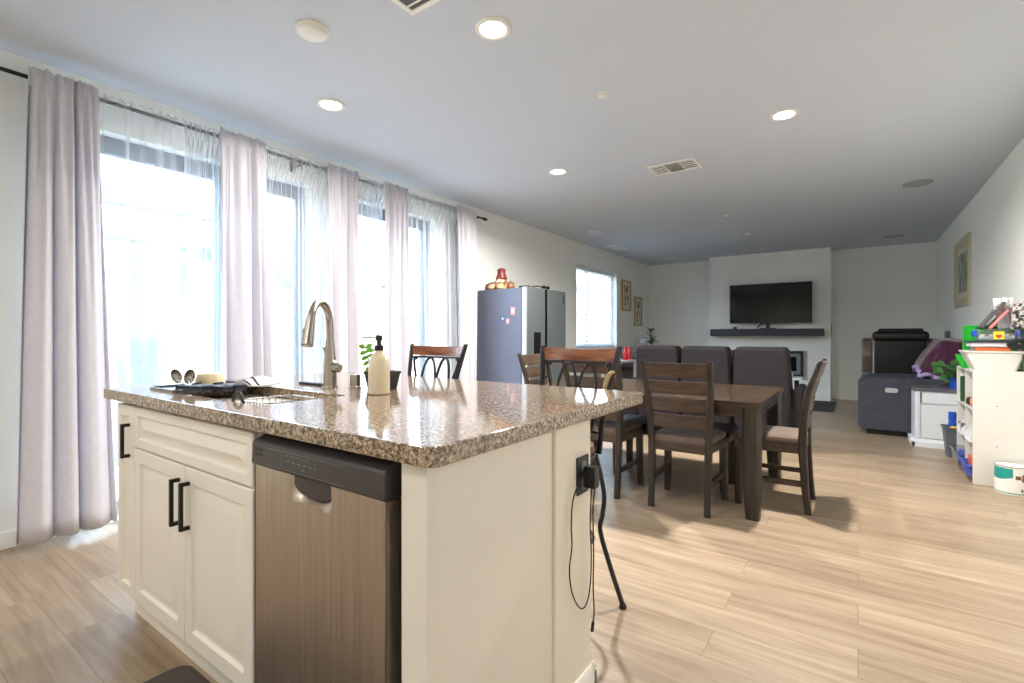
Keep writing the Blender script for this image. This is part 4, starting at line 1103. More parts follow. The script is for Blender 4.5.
solo('media_puck', MB().box(-1.90, -1.84, 9.83, 9.89, 1.2475, 1.285, 0.008), 'black_plastic', 'small black cube beside the white box on the mantel', 'media box', (-1.87, 9.86, 1.2475))
fi = thing('fireplace_insert', 'black framed electric fireplace set in the white chimney wall', 'fireplace', (-1.37, YF, 0.6))
def rectring(x0, x1, z0, z1, ya, yb, w):
    m = MB()
    m.box(x0, x1, ya, yb, z0, z0 + w, 0.003, 1).box(x0, x1, ya, yb, z1 - w, z1, 0.003, 1).box(x0, x0 + w, ya, yb, z0 + w, z1 - w, 0.003, 1).box(x1 - w, x1, ya, yb, z0 + w, z1 - w, 0.003, 1)
    return m
part('surround', rectring(-1.99, -0.73, 0.34, 0.855, YF - 0.012, YF, 0.05), 'firesurround', fi)
part('outer_frame', rectring(-1.95, -0.785, 0.39, 0.85, YF - 0.03, YF, 0.045), 'black_plastic', fi)
part('inner_trim', rectring(-1.905, -0.83, 0.435, 0.805, YF - 0.022, YF, 0.06), 'firetrim', fi)
part('fire_glass', MB().box(-1.845, -0.89, YF - 0.012, YF - 0.002, 0.495, 0.745), 'firebox', fi)
solo('hearth_mat', MB().box(-0.98, -0.30, 8.62, 9.88, 0.001, 0.012, 0.004), 'rug', 'dark rectangular mat on the floor before the chimney wall', 'mat', (-0.64, 9.25, 0))

stb = thing('pedestal_table', 'small pale side table on a dark pedestal before the fireplace', 'side table', (-0.78, 8.12, 0))
part('table_top', MB().box(-1.05, -0.64, 7.95, 8.30, 0.495, 0.525, 0.008), 'cab_white', stb)
part('pedestal', MB().tube([(-0.72, 8.12, 0.02), (-0.72, 8.12, 0.495)], 0.03, 12), 'black_metal', stb)
part('base', MB().box(-1.0, -0.66, 7.98, 8.26, 0, 0.025, 0.006), 'black_metal', stb)
bt2 = thing('lotion_bottle', 'small white bottle with green cap on the pedestal table', 'bottle', (-0.81, 8.05, 0.525))
part('bottle', MB().lathe([(0.05, 0), (0.055, 0.01), (0.05, 0.07), (0.025, 0.11)], -0.81, 8.05, 0.525, 16), 'sticker', bt2)
part('cap', MB().lathe([(0.022, 0.11), (0.024, 0.16), (0, 0.165)], -0.81, 8.05, 0.525, 16), 'leaf_mid', bt2)

wp = thing('wall_switch', 'small white switch plate on the right side of the chimney wall', 'switch', (-0.385, 10.2, 1.2))
part('plate', MB().box(-0.385, -0.378, 10.14, 10.26, 1.10, 1.34, 0.002), 'firesurround', wp)
part('rocker', MB().box(-0.378, -0.373, 10.17, 10.23, 1.16, 1.28, 0.002), 'brown_clay', wp)
solo('wall_panel', MB().box(XR - 0.05, XR, 8.95, 9.10, 0.95, 1.19, 0.008), 'grey_paint', 'small grey upright box on the right wall beyond the pale gold picture', 'wall box', (XR, 9.0, 1.07))

# ---------------------------------------------------------------- sofa seen from behind
so = thing('reclining_sofa', 'dark taupe three-seat sofa seen from behind, facing the television', 'sofa', (-1.3, 5.7, 0))
part('base', MB().box(-2.24, -0.47, 5.42, 6.0, 0.05, 0.42, 0.03, 3), 'sofa', so)
def sback(x0, x1, zt):
    m = MB(); rings = []
    prof = [(0.10, 5.36, 5.60, 0.02), (0.35, 5.32, 5.62, 0.0), (0.60, 5.30, 5.60, 0.0), (0.85, 5.285, 5.56, 0.012), (zt - 0.03, 5.28, 5.53, 0.022), (zt, 5.30, 5.51, 0.04)]
    for z, ya, yb, ins in prof:
        rings.append([(x, y, z) for x, y in rrect(x0 + ins, x1 - ins, ya, yb, 0.035, 4)])
    rings.append([(x, y, zt + 0.004) for x, y in rrect(x0 + 0.07, x1 - 0.07, 5.33, 5.48, 0.03, 4)])
    return m.rings(rings)
for x0, x1 in ((-2.045, -1.562), (-1.556, -1.058), (-1.035, -0.525)):
    part('backrest', sback(x0, x1, 1.012), 'sofa', so)
    part('seat_cushion', MB().box(x0 + 0.01, x1 - 0.01, 5.60, 6.04, 0.36, 0.50, 0.05, 4), 'sofa', so)
for x0, x1 in ((-0.52, -0.43), (-2.24, -2.05)):
    part('armrest', MB().box(x0, x1, 5.40, 6.0, 0.06, 0.625, 0.045, 4), 'sofa', so)
for xx in (-2.15, -0.50):
    for yy in (5.46, 5.94):
        part('foot', MB().box(xx - 0.03, xx + 0.03, yy - 0.03, yy + 0.03, 0, 0.06, 0.004), 'black_plastic', so)

# ---------------------------------------------------------------- recliner, massage chair
rc = thing('recliner', 'slate grey power recliner facing left, beside the white cabinet', 'recliner', (0.5, 7.35, 0))
def arm_poly():
    out = [(0.03, 0.06), (0.0, 0.10)]
    for k in range(9):
        a = math.radians(180 - 90 * k / 8)
        out.append((0.145 + 0.145 * math.cos(a), 0.515 + 0.125 * math.sin(a)))
    return out + [(0.60, 0.655), (0.96, 0.66), (0.96, 0.06)]
a1 = part('armrest', MB().prism(arm_poly(), 'y', 6.92, 7.10, 0.022, 3), 'recliner', rc)
part('armrest', MB().prism(arm_poly(), 'y', 7.66, 7.84, 0.022, 3), 'recliner', rc)
cpn = part('control_plate', MB().box(0.245, 0.365, 6.908, 6.921, 0.485, 0.545, 0.006), 'firetrim', a1)
pl = MB().rings([[(0.305 + 0.058 * math.copysign(abs(math.cos(a)) ** 0.6, math.cos(a)), y_, 0.515 + 0.026 * math.copysign(abs(math.sin(a)) ** 0.8, math.sin(a))) for a in [2 * PI * k / 24 for k in range(24)]] for y_ in (6.908, 6.905)])
part('button', pl, 'fridge_edge', cpn)
part('footrest', MB().box(0.03, 0.14, 7.11, 7.65, 0.10, 0.44, 0.03, 3), 'recliner', rc)
part('seat_cushion', MB().box(0.05, 0.66, 7.11, 7.65, 0.30, 0.50, 0.05, 4), 'recliner', rc)
bk = MB(); rings = []
for q in range(9):
    t_q = q / 8; z = 0.42 + 0.58 * t_q
    x0 = 0.52 + 0.16 * t_q + 0.02 * math.sin(3 * PI * t_q); x1 = 0.80 + 0.16 * t_q
    if q == 8: x0 += 0.05; x1 -= 0.05
    rings.append([(x, y_, z) for x, y_ in rrect(x0, x1, 7.05 + (0.03 if q == 8 else 0), 7.71 - (0.03 if q == 8 else 0), 0.07, 4)])
part('backrest', bk.rings(rings), 'recliner', rc)
part('base', MB().box(0.08, 0.92, 6.98, 7.78, 0.0, 0.09), 'black_plastic', rc)

# blanket over the backrest
def bl_shape(u, v):
    x = 0.56 + 0.43 * v
    h = 0.74 + 0.33 * min(1.0, v / 0.42) ** 0.75 - 0.02 * max(0, v - 0.6)
    hem = 0.675 + 0.02 * math.sin(14 * v) + 0.05 * v
    fold = 0.018 * math.sin(24 * v + 2.0) * (1 - 0.5 * u) + 0.02 * mnoise.noise(Vector((x * 8, u * 5, 2)))
    if u < 0.40:
        q = u / 0.40; z = hem + (h - 0.05 - hem) * q; y = 6.955 + fold + 0.03 * q ** 2
    elif u < 0.52:
        a = (u - 0.40) / 0.12 * PI / 2; y = 7.035 - 0.05 * math.cos(a) + fold * (1 - math.sin(a)); z = h - 0.05 + 0.05 * math.sin(a)
    else:
        q = (u - 0.52) / 0.48; y = 7.035 + 0.70 * q; z = h + 0.018 * math.sin(PI * q) - 0.05 * max(0, q - 0.85) / 0.15
    z += 0.012 * mnoise.noise(Vector((x * 9, y * 9, 5)))
    return Vector((x + 0.012 * math.sin(20 * u) * (1 - v), y, z))
bk_t = thing('throw_blanket', 'plum fleece throw with lavender border draped over the recliner back', 'blanket', (0.75, 7.3, 0.8))
part('fleece', MB().grid(bl_shape, 60, 44), 'blanket', bk_t, mods=[('SOLIDIFY', dict(thickness=0.012, offset=0))])
edge = [bl_shape(k / 40, 0.0) for k in range(41)]
edge2 = [bl_shape(0.0, k / 40) for k in range(41)]
part('border', MB().tube(edge, 0.024, 8).tube(edge2, 0.024, 8), 'lavender', bk_t)

mc = thing('massage_chair', 'black leather massage chair behind the grey recliner', 'massage chair', (0.47, 8.8, 0))
part('base', MB().box(0.16, 0.78, 8.6, 9.3, 0.0, 0.12, 0.02), 'black_plastic', mc)
part('back_cushion', MB().box(0.19, 0.76, 8.60, 8.74, 0.36, 1.13, 0.04, 4), 'leather', mc)
part('headrest', MB().box(0.165, 0.785, 8.565, 8.72, 1.045, 1.185, 0.05, 4), 'leather', mc)
part('pillow_roll', MB().box(0.23, 0.73, 8.62, 8.80, 1.16, 1.225, 0.03, 3), 'leather', mc)
part('seat', MB().box(0.20, 0.75, 8.72, 9.30, 0.10, 0.46, 0.05, 4), 'leather', mc)
for x0, x1, xc in ((0.045, 0.17, 0), (0.775, 0.90, 1)):
    part('side_shell', MB().prism([(8.62, 0.60), (8.60, 0.85), (8.66, 1.05), (8.80, 1.10), (8.95, 1.0), (9.02, 0.60)], 'x', x0 + 0.0, x1, 0.03, 3), 'taupe_shell', mc)
    part('armrest', MB().box(x0, x1, 8.58, 9.30, 0.08, 0.62, 0.04, 3), 'grey_bin', mc)

# ---------------------------------------------------------------- white side cabinet with plant
wc = thing('end_cabinet', 'white end cabinet with grey top between recliner and cube shelf', 'cabinet', (0.74, 6.67, 0))
part('body', MB().box(0.475, 1.02, 6.48, 6.90, 0.05, 0.565, 0.003), 'cab_white', wc)
part('cabinet_top', MB().box(0.455, 1.025, 6.455, 6.905, 0.565, 0.595, 0.004), 'cab_top', wc)
part('plinth', MB().prism([(6.44, 0), (6.44, 0.05), (6.465, 0.075), (6.48, 0.08), (6.48, 0)], 'x', 0.445, 1.02).box(0.445, 0.475, 6.44, 6.90, 0, 0.06, 0.004), 'cab_white', wc)
dr = part('drawer', MB().box(0.53, 1.0, 6.462, 6.48, 0.44, 0.55, 0.004), 'cab_white', wc)
part('door', MB().box(0.53, 1.0, 6.466, 6.48, 0.09, 0.43, 0.004), 'cab_white', wc)
part('corner_post', MB().box(0.475, 0.515, 6.458, 6.48, 0.08, 0.56, 0.004), 'cab_white', wc)
part('grille', MB().box(0.517, 0.528, 6.460, 6.482, 0.45, 0.55), 'firetrim', wc)
bp_ = thing('succulent', 'bushy green succulent in a bright blue pot on the white end cabinet', 'potted plant', (0.765, 6.55, 0.595))
part('pot', MB().lathe([(0.04, 0), (0.052, 0.10), (0.056, 0.105), (0.048, 0.105), (0.045, 0.09), (0, 0.09)], 0.79, 6.55, 0.595, 18), 'blue', bp_)
lf = MB(); rnd = random.Random(9)
for k in range(90):
    q = rnd.random(); a = rnd.uniform(0, 2 * PI)
    b0 = Vector((0.775 - 0.05 * q + 0.05 * math.cos(a), 6.55 + 0.05 * math.sin(a), 0.67 + 0.17 * q))
    leaf(lf, b0, (0.7 * math.cos(a) - 0.3, 0.7 * math.sin(a), rnd.uniform(0.1, 1.1)), rnd.uniform(0.06, 0.09), 0.042, 0.2, (0.2, -0.7, 0.6))
part('leaves', lf, 'leaf_mid', bp_)

# ---------------------------------------------------------------- cube shelf with its contents (opens to the left)
HX0, HX1, HY0, HY1, HZ = 0.714, 1.025, 5.07, 5.82, 0.862
cb = thing('cube_shelf', 'tall white cube shelf against the right wall, open side left', 'shelf', (0.87, 5.44, 0))
part('side_panel', MB().box(HX0, HX1, HY0, HY0 + 0.018, 0, HZ, 0.0015, 1), 'white_lam', cb)
part('side_panel', MB().box(HX0, HX1, HY1 - 0.018, HY1, 0, HZ, 0.0015, 1), 'white_lam', cb)
part('shelf_top', MB().box(HX0, HX1, HY0 + 0.018, HY1 - 0.018, HZ - 0.018, HZ, 0.0015, 1), 'white_lam', cb)
part('back_panel', MB().box(HX1 - 0.008, HX1, HY0 + 0.018, HY1 - 0.018, 0.02, HZ - 0.018), 'white_lam', cb)
part('divider', MB().box(HX0 + 0.006, HX1 - 0.008, 5.436, 5.454, 0.05, HZ - 0.018), 'white_lam', cb)
SH = (0.05, 0.305, 0.565)
for z in SH:
    part('shelf_board', MB().box(HX0 + 0.004, HX1 - 0.008, HY0 + 0.018, 5.436, z - 0.014, z), 'white_lam', cb)
    part('shelf_board', MB().box(HX0 + 0.004, HX1 - 0.008, 5.454, HY1 - 0.018, z - 0.014, z), 'white_lam', cb)
for z, yy in ((0.30, 5.2), (0.62, 5.2)):
    pass
for x_, z_ in ((0.845, 0.60), (0.845, 0.30)):
    part('cam_cover', MB().lathe([(0.005, 0), (0.005, 0.0015), (0, 0.0015)], 0, 0, 0, 10).xf(Matrix.Translation((x_, HY0, z_)) @ Matrix.Rotation(PI / 2, 4, 'X')), 'firetrim', cb)
def crate(name, x0, x1, y0, y1, z0, z1, mat, lab, cat, tap=0.012, lip=0.008, group=None):
    t = thing(name, lab, cat, ((x0 + x1) / 2, (y0 + y1) / 2, z0), group=group)
    def rg(i, z): return [(x, y, z) for x, y in rrect(x0 + i, x1 - i, y0 + i, y1 - i, 0.015, 3)]
    part('tub', MB().rings([rg(tap, z0), rg(0, z1), rg(-lip, z1), rg(-lip, z1 - 0.012), rg(-lip + 0.003, z1 - 0.012), rg(-lip + 0.003, z1 + 0.002), rg(0.004, z1 + 0.002), rg(tap + 0.004, z0 + 0.006)]), mat, t)
    return t
c_ = crate('blue_bin', 0.675, 0.90, 5.10, 5.36, 0.051, 0.135, 'blue_bin', 'periwinkle blue bin in the lowest near shelf cubby', 'bin')
part('handle', MB().tube([(0.672, 5.16, 0.14), (0.655, 5.17, 0.165), (0.655, 5.29, 0.165), (0.672, 5.30, 0.14)], 0.006, 8), 'blue_bin', c_)
solo('peach_box', MB().box(0.72, 0.84, 5.16, 5.31, 0.062, 0.185, 0.006), 'orange', 'orange box standing inside the blue bin', 'box', (0.78, 5.23, 0.062))
crate('clear_bin', 0.665, 0.90, 5.47, 5.75, 0.051, 0.17, 'clear', 'clear plastic bin in the lowest far shelf cubby', 'bin')
solo('blue_pouch', MB().box(0.70, 0.85, 5.50, 5.72, 0.062, 0.15, 0.02, 3), 'blue_bin', 'blue pouch inside the clear plastic bin', 'pouch', (0.775, 5.6, 0.062))
gb = crate('waste_bucket', 0.655, 0.855, 6.02, 6.24, 0.0, 0.275, 'grey_bin', 'dark grey bucket on the floor beside the cube shelf', 'bucket', 0.025)
bb_ = thing('spray_bottle', 'blue bottle standing up inside the grey bucket', 'bottle', (0.725, 6.15, 0.01))
part('bottle', MB().lathe([(0.026, 0), (0.030, 0.30), (0.026, 0.32)], 0.725, 6.15, 0.01, 14), 'blue', bb_)
part('cap', MB().lathe([(0.03, 0.32), (0.03, 0.40), (0, 0.402)], 0.725, 6.15, 0.01, 14), 'blue', bb_)
solo('yellow_sponge', MB().box(0.70, 0.76, 6.05, 6.11, 0.01, 0.285, 0.012, 2), 'yellow', 'yellow brush head poking out of the grey bucket', 'brush', (0.73, 6.08, 0.01))
# curved white dividers and papers in the middle rows
for z, y0_, y1_, lab in ((0.306, 5.10, 5.43, 'white magazine holder in the middle near cubby'), (0.306, 5.46, 5.79, 'white magazine holder in the middle far cubby')):
    t = thing('magazine_holder', lab, 'holder', (0.85, (y0_ + y1_) / 2, z))
    part('holder_shell', MB().prism([(0.70, z), (0.70, z + 0.05), (0.74, z + 0.10), (0.82, z + 0.16), (0.93, z + 0.19), (0.97, z + 0.19), (0.97, z)], 'y', y0_ + 0.02, y0_ + 0.028).prism([(0.70, z), (0.70, z + 0.05), (0.74, z + 0.10), (0.82, z + 0.16), (0.93, z + 0.19), (0.97, z + 0.19), (0.97, z)], 'y', y1_ - 0.12, y1_ - 0.112).box(0.70, 0.97, y0_ + 0.028, y1_ - 0.12, z, z + 0.006), 'paper', t)
def book(x0, x1, y0, y1, z0, z1, mat, lab, group=None, flat=False, spine_front=False):
    t = thing('book', lab, 'book', ((x0 + x1) / 2, (y0 + y1) / 2, z0), group=group)
    if spine_front:
        part('cover', MB().box(x0, x1, y0, y1, z0, z0 + 0.003).box(x0, x1, y0, y1, z1 - 0.003, z1).box(x0, x1, y0, y0 + 0.003, z0 + 0.003, z1 - 0.003), mat, t)
        part('pages', MB().box(x0 + 0.004, x1 - 0.004, y0 + 0.0035, y1 - 0.004, z0 + 0.0035, z1 - 0.0035), 'paper', t)
    elif flat:
        part('cover', MB().box(x0, x1, y0, y1, z0, z0 + 0.003).box(x0, x1, y0, y1, z1 - 0.003, z1).box(x1 - 0.003, x1, y0, y1, z0 + 0.003, z1 - 0.003), mat, t)
        part('pages', MB().box(x0 + 0.004, x1 - 0.004, y0 + 0.004, y1 - 0.004, z0 + 0.0035, z1 - 0.0035), 'paper', t)
    else:
        part('cover', MB().box(x0, x1, y0, y0 + 0.003, z0, z1).box(x0, x1, y1 - 0.003, y1, z0, z1).box(x0, x0 + 0.003, y0 + 0.003, y1 - 0.003, z0, z1), mat, t)
        part('pages', MB().box(x0 + 0.004, x1 - 0.006, y0 + 0.0035, y1 - 0.0035, z0 + 0.002, z1 - 0.006), 'paper', t)
    return t
book(0.735, 0.95, 5.18, 5.20, 0.313, 0.50, 'teal', 'slim teal book in the middle near cubby')
book(0.735, 0.95, 5.53, 5.55, 0.313, 0.50, 'grey_paint', 'slim grey book in the middle far cubby')
solo('dark_box', MB().box(0.72, 0.90, 5.66, 5.78, 0.306, 0.38, 0.006), 'grey_paint', 'small grey box in the middle far cubby', 'box', (0.8, 5.72, 0.306))
# top row
book(0.72, 0.94, 5.655, 5.685, 0.566, 0.78, 'green_dk', 'dark green upright book in the top far cubby')
book(0.73, 0.95, 5.70, 5.745, 0.566, 0.80, 'paper', 'white upright book in the top far cubby')
solo('toy_ball', MB().ball((0.755, 5.15, 0.615), 0.049, 0.045, 0.049, 18), 'beige_toys', 'peach orange ball in the top near cubby', 'ball', (0.755, 5.15, 0.566))
solo('teal_cup', MB().lathe([(0.03, 0), (0.036, 0.07), (0.033, 0.07), (0.028, 0.006), (0, 0.006)], 0.76, 5.26, 0.566, 18), 'teal', 'small teal cup in the top near cubby', 'cup', (0.76, 5.26, 0.566))
solo('black_pouch', MB().box(0.72, 0.84, 5.37, 5.425, 0.566, 0.63, 0.018, 3), 'black_plastic', 'small black pouch in the top near cubby', 'pouch', (0.78, 5.40, 0.566))

# on the shelf: white tub, papers and boxes
wt = thing('white_tub', 'white tapered tub heaped with books on top of the cube shelf', 'tub', (0.845, 5.24, HZ))
def wtr(i, z, gx=0.0): return [(x, y, z) for x, y in rrect(0.735 - gx - i, 0.965 + gx * 0.9 + i, 5.12 - i, 5.38 + i, 0.02, 3)]
part('tub_wall', MB().rings([wtr(0, HZ), wtr(0.004, HZ + 0.10, 0.04), wtr(0.006, HZ + 0.135, 0.052), wtr(0.013, HZ + 0.137, 0.052), wtr(0.013, HZ + 0.149, 0.052), wtr(0.004, HZ + 0.149, 0.052), wtr(-0.003, HZ + 0.01, 0.004)]), 'white_lam', wt)
Z0 = HZ + 0.152
bkA = book(0.735, 0.93, 5.13, 5.36, Z0, Z0 + 0.026, 'orange', 'orange-red book lowest of the pile on the white tub', spine_front=True)
bkB = book(0.71, 0.95, 5.12, 5.37, Z0 + 0.027, Z0 + 0.062, 'grey_paint', 'thick grey book second in the pile on the white tub', flat=True)
solo('blue_folder', MB().box(0.70, 0.985, 5.11, 5.38, Z0 + 0.063, Z0 + 0.073, 0.002), 'navy', 'navy folder topmost in the pile on the white tub', 'folder', (0.84, 5.24, Z0 + 0.063))
cc = MB()
rnd = random.Random(3)
for k in range(4):
    cx, cy, r_ = 0.955 + 0.006 * k, 5.13 + 0.008 * k, 0.045 - 0.004 * k
    cc.tube([(cx + r_ * math.cos(a), 5.105 - 0.004 * k, Z0 + 0.045 + 0.006 * k + 0.55 * r_ * math.sin(a)) for a in [2 * PI * j / 20 for j in range(20)]], 0.007, 7, closed=True)
solo('black_cable_coil', cc, 'black_plastic', 'coiled black cable hanging at the right of the book pile', 'cable', (0.955, 5.10, Z0 + 0.04))
ZP = Z0 + 0.0735
pbx = thing('clear_toy_box', 'clear plastic box with blue latches and a yellow label on the navy folder', 'box', (0.85, 5.22, ZP))
part('tub', rectring(0.745, 0.975, ZP, ZP + 0.085, 5.125, 5.13, 0.004), 'clear', pbx)
def cbr(i, z): return [(x, y, z) for x, y in rrect(0.745 + i, 0.975 - i, 5.13 + i, 5.34 - i, 0.012, 3)]
part('body', MB().rings([cbr(0.008, ZP), cbr(0, ZP + 0.08), cbr(-0.004, ZP + 0.08), cbr(-0.004, ZP + 0.09), cbr(0.01, ZP + 0.092)]), 'clear', pbx)
part('latch', MB().box(0.728, 0.752, 5.16, 5.24, ZP + 0.03, ZP + 0.08, 0.006), 'blue', pbx)
part('latch', MB().box(0.968, 0.990, 5.16, 5.24, ZP + 0.03, ZP + 0.08, 0.006), 'blue', pbx)
lb = part('label', MB().box(0.835, 0.895, 5.1225, 5.1245, ZP + 0.012, ZP + 0.072, 0.0008, 1), 'yellow', pbx)
part('heart', MB().rings([[(0.865 + 0.0011 * 16 * math.sin(a) ** 3, y_, ZP + 0.035 + 0.0011 * (13 * math.cos(a) - 5 * math.cos(2 * a) - 2 * math.cos(3 * a) - math.cos(4 * a))) for a in [2 * PI * k / 32 for k in range(32)]] for y_ in (5.1215, 5.1225)]), 'red', lb)
for xx in (0.80, 0.93):
    part('sticker', MB().box(xx - 0.012, xx + 0.012, 5.1225, 5.1245, ZP + 0.035, ZP + 0.055, 0.0008, 1), 'grey_paint', pbx)
part('contents', MB().box(0.76, 0.96, 5.15, 5.32, ZP + 0.003, ZP + 0.05, 0.02, 3), 'paper', pbx)
gt = thing('green_tray', 'bright green plastic tray standing upright behind the clear box', 'tray', (0.86, 5.42, HZ))
part('panel', MB().box(0.705, 1.015, 5.40, 5.412, HZ, 1.205, 0.004), 'green', gt)
part('rim', rectring(0.70, 1.02, HZ + 0.0, 1.21, 5.394, 5.418, 0.012), 'green', gt)
part('wedge', MB().prism([(0.73, HZ), (0.70, HZ), (0.66, HZ + 0.11), (0.70, HZ + 0.11)], 'y', 5.44, 5.50, 0.003, 1), 'green', gt)
tb = thing('tablet', 'dark framed tablet leaning to the right behind the clear box', 'tablet', (0.80, 5.29, ZP + 0.095))
m_ = Matrix.Translation((0.78, 5.28, ZP + 0.094)) @ Matrix.Rotation(math.radians(33), 4, 'Y')
part('tablet_body', MB().box(-0.006, 0.006, -0.09, 0.09, 0.0, 0.24, 0.004).xf(m_), 'black_plastic', tb)
part('screen', MB().box(-0.0072, -0.006, -0.078, 0.078, 0.014, 0.226).xf(m_), 'grey_paint', tb)
part('kickstand_face', MB().box(0.006, 0.0072, -0.078, 0.078, 0.014, 0.226).xf(m_), 'grey_paint', tb)
part('edge_band', MB().box(-0.003, 0.003, -0.0915, -0.09, 0.012, 0.228).xf(m_), 'grey_paint', tb)
m2 = Matrix.Translation((0.825, 5.25, ZP + 0.094)) @ Matrix.Rotation(math.radians(36), 4, 'Y')
pk = MB(); pk.box(-0.009, 0.009, -0.07, 0.07, 0.0, 0.175, 0.003).xf(m2)
solo('pink_case', pk, 'pink', 'pink translucent case leaning beside the tablet', 'case', (0.825, 5.25, ZP + 0.094))
def crumple(u, v):
    x = 0.875 + 0.11 * u; z = ZP + 0.095 + 0.235 * v
    return (x - 0.02 * v + 0.01 * mnoise.noise(Vector((u * 5, v * 5, 1))), 5.24 + 0.03 * mnoise.noise(Vector((u * 4, v * 4, 7))) + 0.02 * v, z + 0.012 * mnoise.noise(Vector((u * 6, 3, 2))))
def mat_grid_paper():
    m, nt, b = new_mat('squared_paper')
    v = coords(nt, (1, 1, 1))
    br = N(nt, 'ShaderNodeTexBrick', offset=0.0); br.inputs['Scale'].default_value = 1; br.inputs['Brick Width'].default_value = 0.013; br.inputs['Row Height'].default_value = 0.013; br.inputs['Mortar Size'].default_value = 0.0009
    br.inputs['Color1'].default_value = br.inputs['Color2'].default_value = srgb(236, 238, 240); br.inputs['Mortar'].default_value = srgb(182, 190, 200)
    mp = N(nt, 'ShaderNodeMapping'); mp.inputs['Rotation'].default_value = (PI / 2, 0, 0)
    nt.links.new(v, mp.inputs['Vector']); nt.links.new(mp.outputs['Vector'], br.inputs['Vector'])
    nt.links.new(br.outputs['Color'], b.inputs['Base Color']); b.inputs['Roughness'].default_value = 0.7
    return m
M['grid_paper'] = mat_grid_paper()
solo('squared_paper', MB().grid(crumple, 14, 20), 'grid_paper', 'crumpled sheet of squared paper standing right of the pink case', 'paper', (0.93, 5.24, ZP + 0.1), mods=[('SOLIDIFY', dict(thickness=0.002, offset=0))])
bg = MB(); rnd = random.Random(12)
def bag(u, v):
    a = 2 * PI * u; r = 0.036 * (0.8 + 0.5 * math.sin(PI * v) ** 0.7)
    n = 0.018 * mnoise.noise(Vector((math.cos(a) * 3, math.sin(a) * 3, v * 9)))
    return (0.992 + 0.85 * (r + n) * math.cos(a) - 0.006, 5.19 + (r + n) * math.sin(a), ZP + 0.095 + 0.20 * v)
M['zebra'] = None
def mat_zebra():
    m, nt, b = new_mat('black_white_print')
    v = coords(nt, (40, 40, 40))
    n = N(nt, 'ShaderNodeTexNoise'); n.inputs['Scale'].default_value = 1; n.inputs['Detail'].default_value = 2; nt.links.new(v, n.inputs['Vector'])
    r = ramp(nt, [(0.46, srgb(44, 42, 44)), (0.52, srgb(196, 190, 186))])
    nt.links.new(n.outputs['Fac'], r.inputs['Fac']); nt.links.new(r.outputs['Color'], b.inputs['Base Color'])
    return m
M['zebra'] = mat_zebra()
solo('patterned_bag', bg.grid(bag, 28, 16), 'zebra', 'black and white patterned bag at the right edge above the tub', 'bag', (0.99, 5.19, ZP + 0.095))
solo('green_bag', MB().box(0.985, 1.028, 5.085, 5.11, HZ + 0.001, HZ + 0.13, 0.008, 2), 'green_dk', 'dark green pouch right of the white tub by the wall', 'pouch', (1.0, 5.1, HZ))

# paint can
pc = thing('paint_can', 'white paint can with teal band on the floor before the cube shelf', 'paint can', (0.905, 4.95, 0))
part('can_body', MB().lathe([(0.092, 0.0), (0.094, 0.006), (0.092, 0.012), (0.092, 0.185), (0.094, 0.19), (0.094, 0.197), (0.084, 0.197), (0.082, 0.190), (0.0, 0.188)], 0.905, 4.95, 0, 36), 'sticker', pc)
def band(a0, a1, z0, z1, wav=0.0):
    def f(u, v):
        a = math.radians(a0 + (a1 - a0) * u); zl = z0 + wav * math.sin(PI * u)
        return (0.905 + 0.0930 * math.cos(a), 4.95 + 0.0930 * math.sin(a), zl + (z1 - zl) * v)
    return MB().grid(f, 24, 3)
part('teal_band', band(160, 262, 0.125, 0.186, -0.02), 'teal', pc)
part('base_band', band(140, 400, 0.004, 0.016), 'teal', pc)
part('brown_print', band(270, 288, 0.115, 0.14), 'brown_clay', pc)
part('brown_print', band(292, 300, 0.10, 0.15), 'brown_clay', pc)
part('brown_print', band(302, 318, 0.12, 0.14), 'brown_clay', pc)
part('green_print', band(288, 296, 0.03, 0.05), 'leaf_mid', pc)
part('rim', MB().tube([(0.905 + 0.0925 * math.cos(a), 4.95 + 0.0925 * math.sin(a), 0.197) for a in [2 * PI * k / 36 for k in range(36)]], 0.004, 6, closed=True), 'tin', pc)

# rope loop
solo('rope_loop', rl, 'rope', 'braided straw handle loop hanging at the post of the right bar stool', 'rope', (-0.88, 1.94, 0.95))

# ---------------------------------------------------------------- ceiling fixtures
def downlight(x, y, r, lab, on=True, energy=None):
    t = thing('recessed_light', lab, 'ceiling light', (x, y, ZC), group='recessed ceiling lights')
    part('trim_ring', MB().rings([[(x + q * math.cos(a), y + q * math.sin(a), z) for a in [2 * PI * k / 40 for k in range(40)]] for q, z in ((r, ZC), (r, ZC - 0.006), (r - 0.006, ZC - 0.012), (r * 0.74, ZC - 0.010), (r * 0.72, ZC - 0.002))], (False, False)), 'trim', t)
    part('lens', MB().lathe([(r * 0.72, -0.002), (r * 0.72, -0.006), (0.0, -0.007)], x, y, ZC, 40), 'lens_on' if on else 'lens_off', t)
    if on:
        l = lamp('led', 'AREA', (0, 0, -0.02), energy or LED_W, WARM, r * 1.4, (0, 0, 0), spread=math.radians(165))
        l.parent = t
    return t
downlight(-1.466, 1.918, 0.088, 'lit recessed light at the top centre, above the island', energy=11)
downlight(-2.812, 1.94, 0.088, 'lit recessed light nearest the leftmost curtains', energy=11)
downlight(-2.254, 3.932, 0.088, 'lit recessed light before the refrigerator')
downlight(-0.413, 3.808, 0.088, 'lit recessed light above the right end of the dining table')
for x, y, lab in ((-2.4, -0.7, 'added recessed fill light, unseen in the kitchen left behind the viewer'), (-0.6, -0.7, 'added recessed fill light, unseen in the kitchen right behind the viewer'), (-2.4, -2.1, 'added recessed fill light, unseen at the kitchen back wall on the left'), (-0.6, -2.1, 'added recessed fill light, unseen at the kitchen back wall on the right')):  # out-of-view fill downlights, added to brighten the cabinet fronts
    downlight(x, y, 0.088, lab, energy=6)
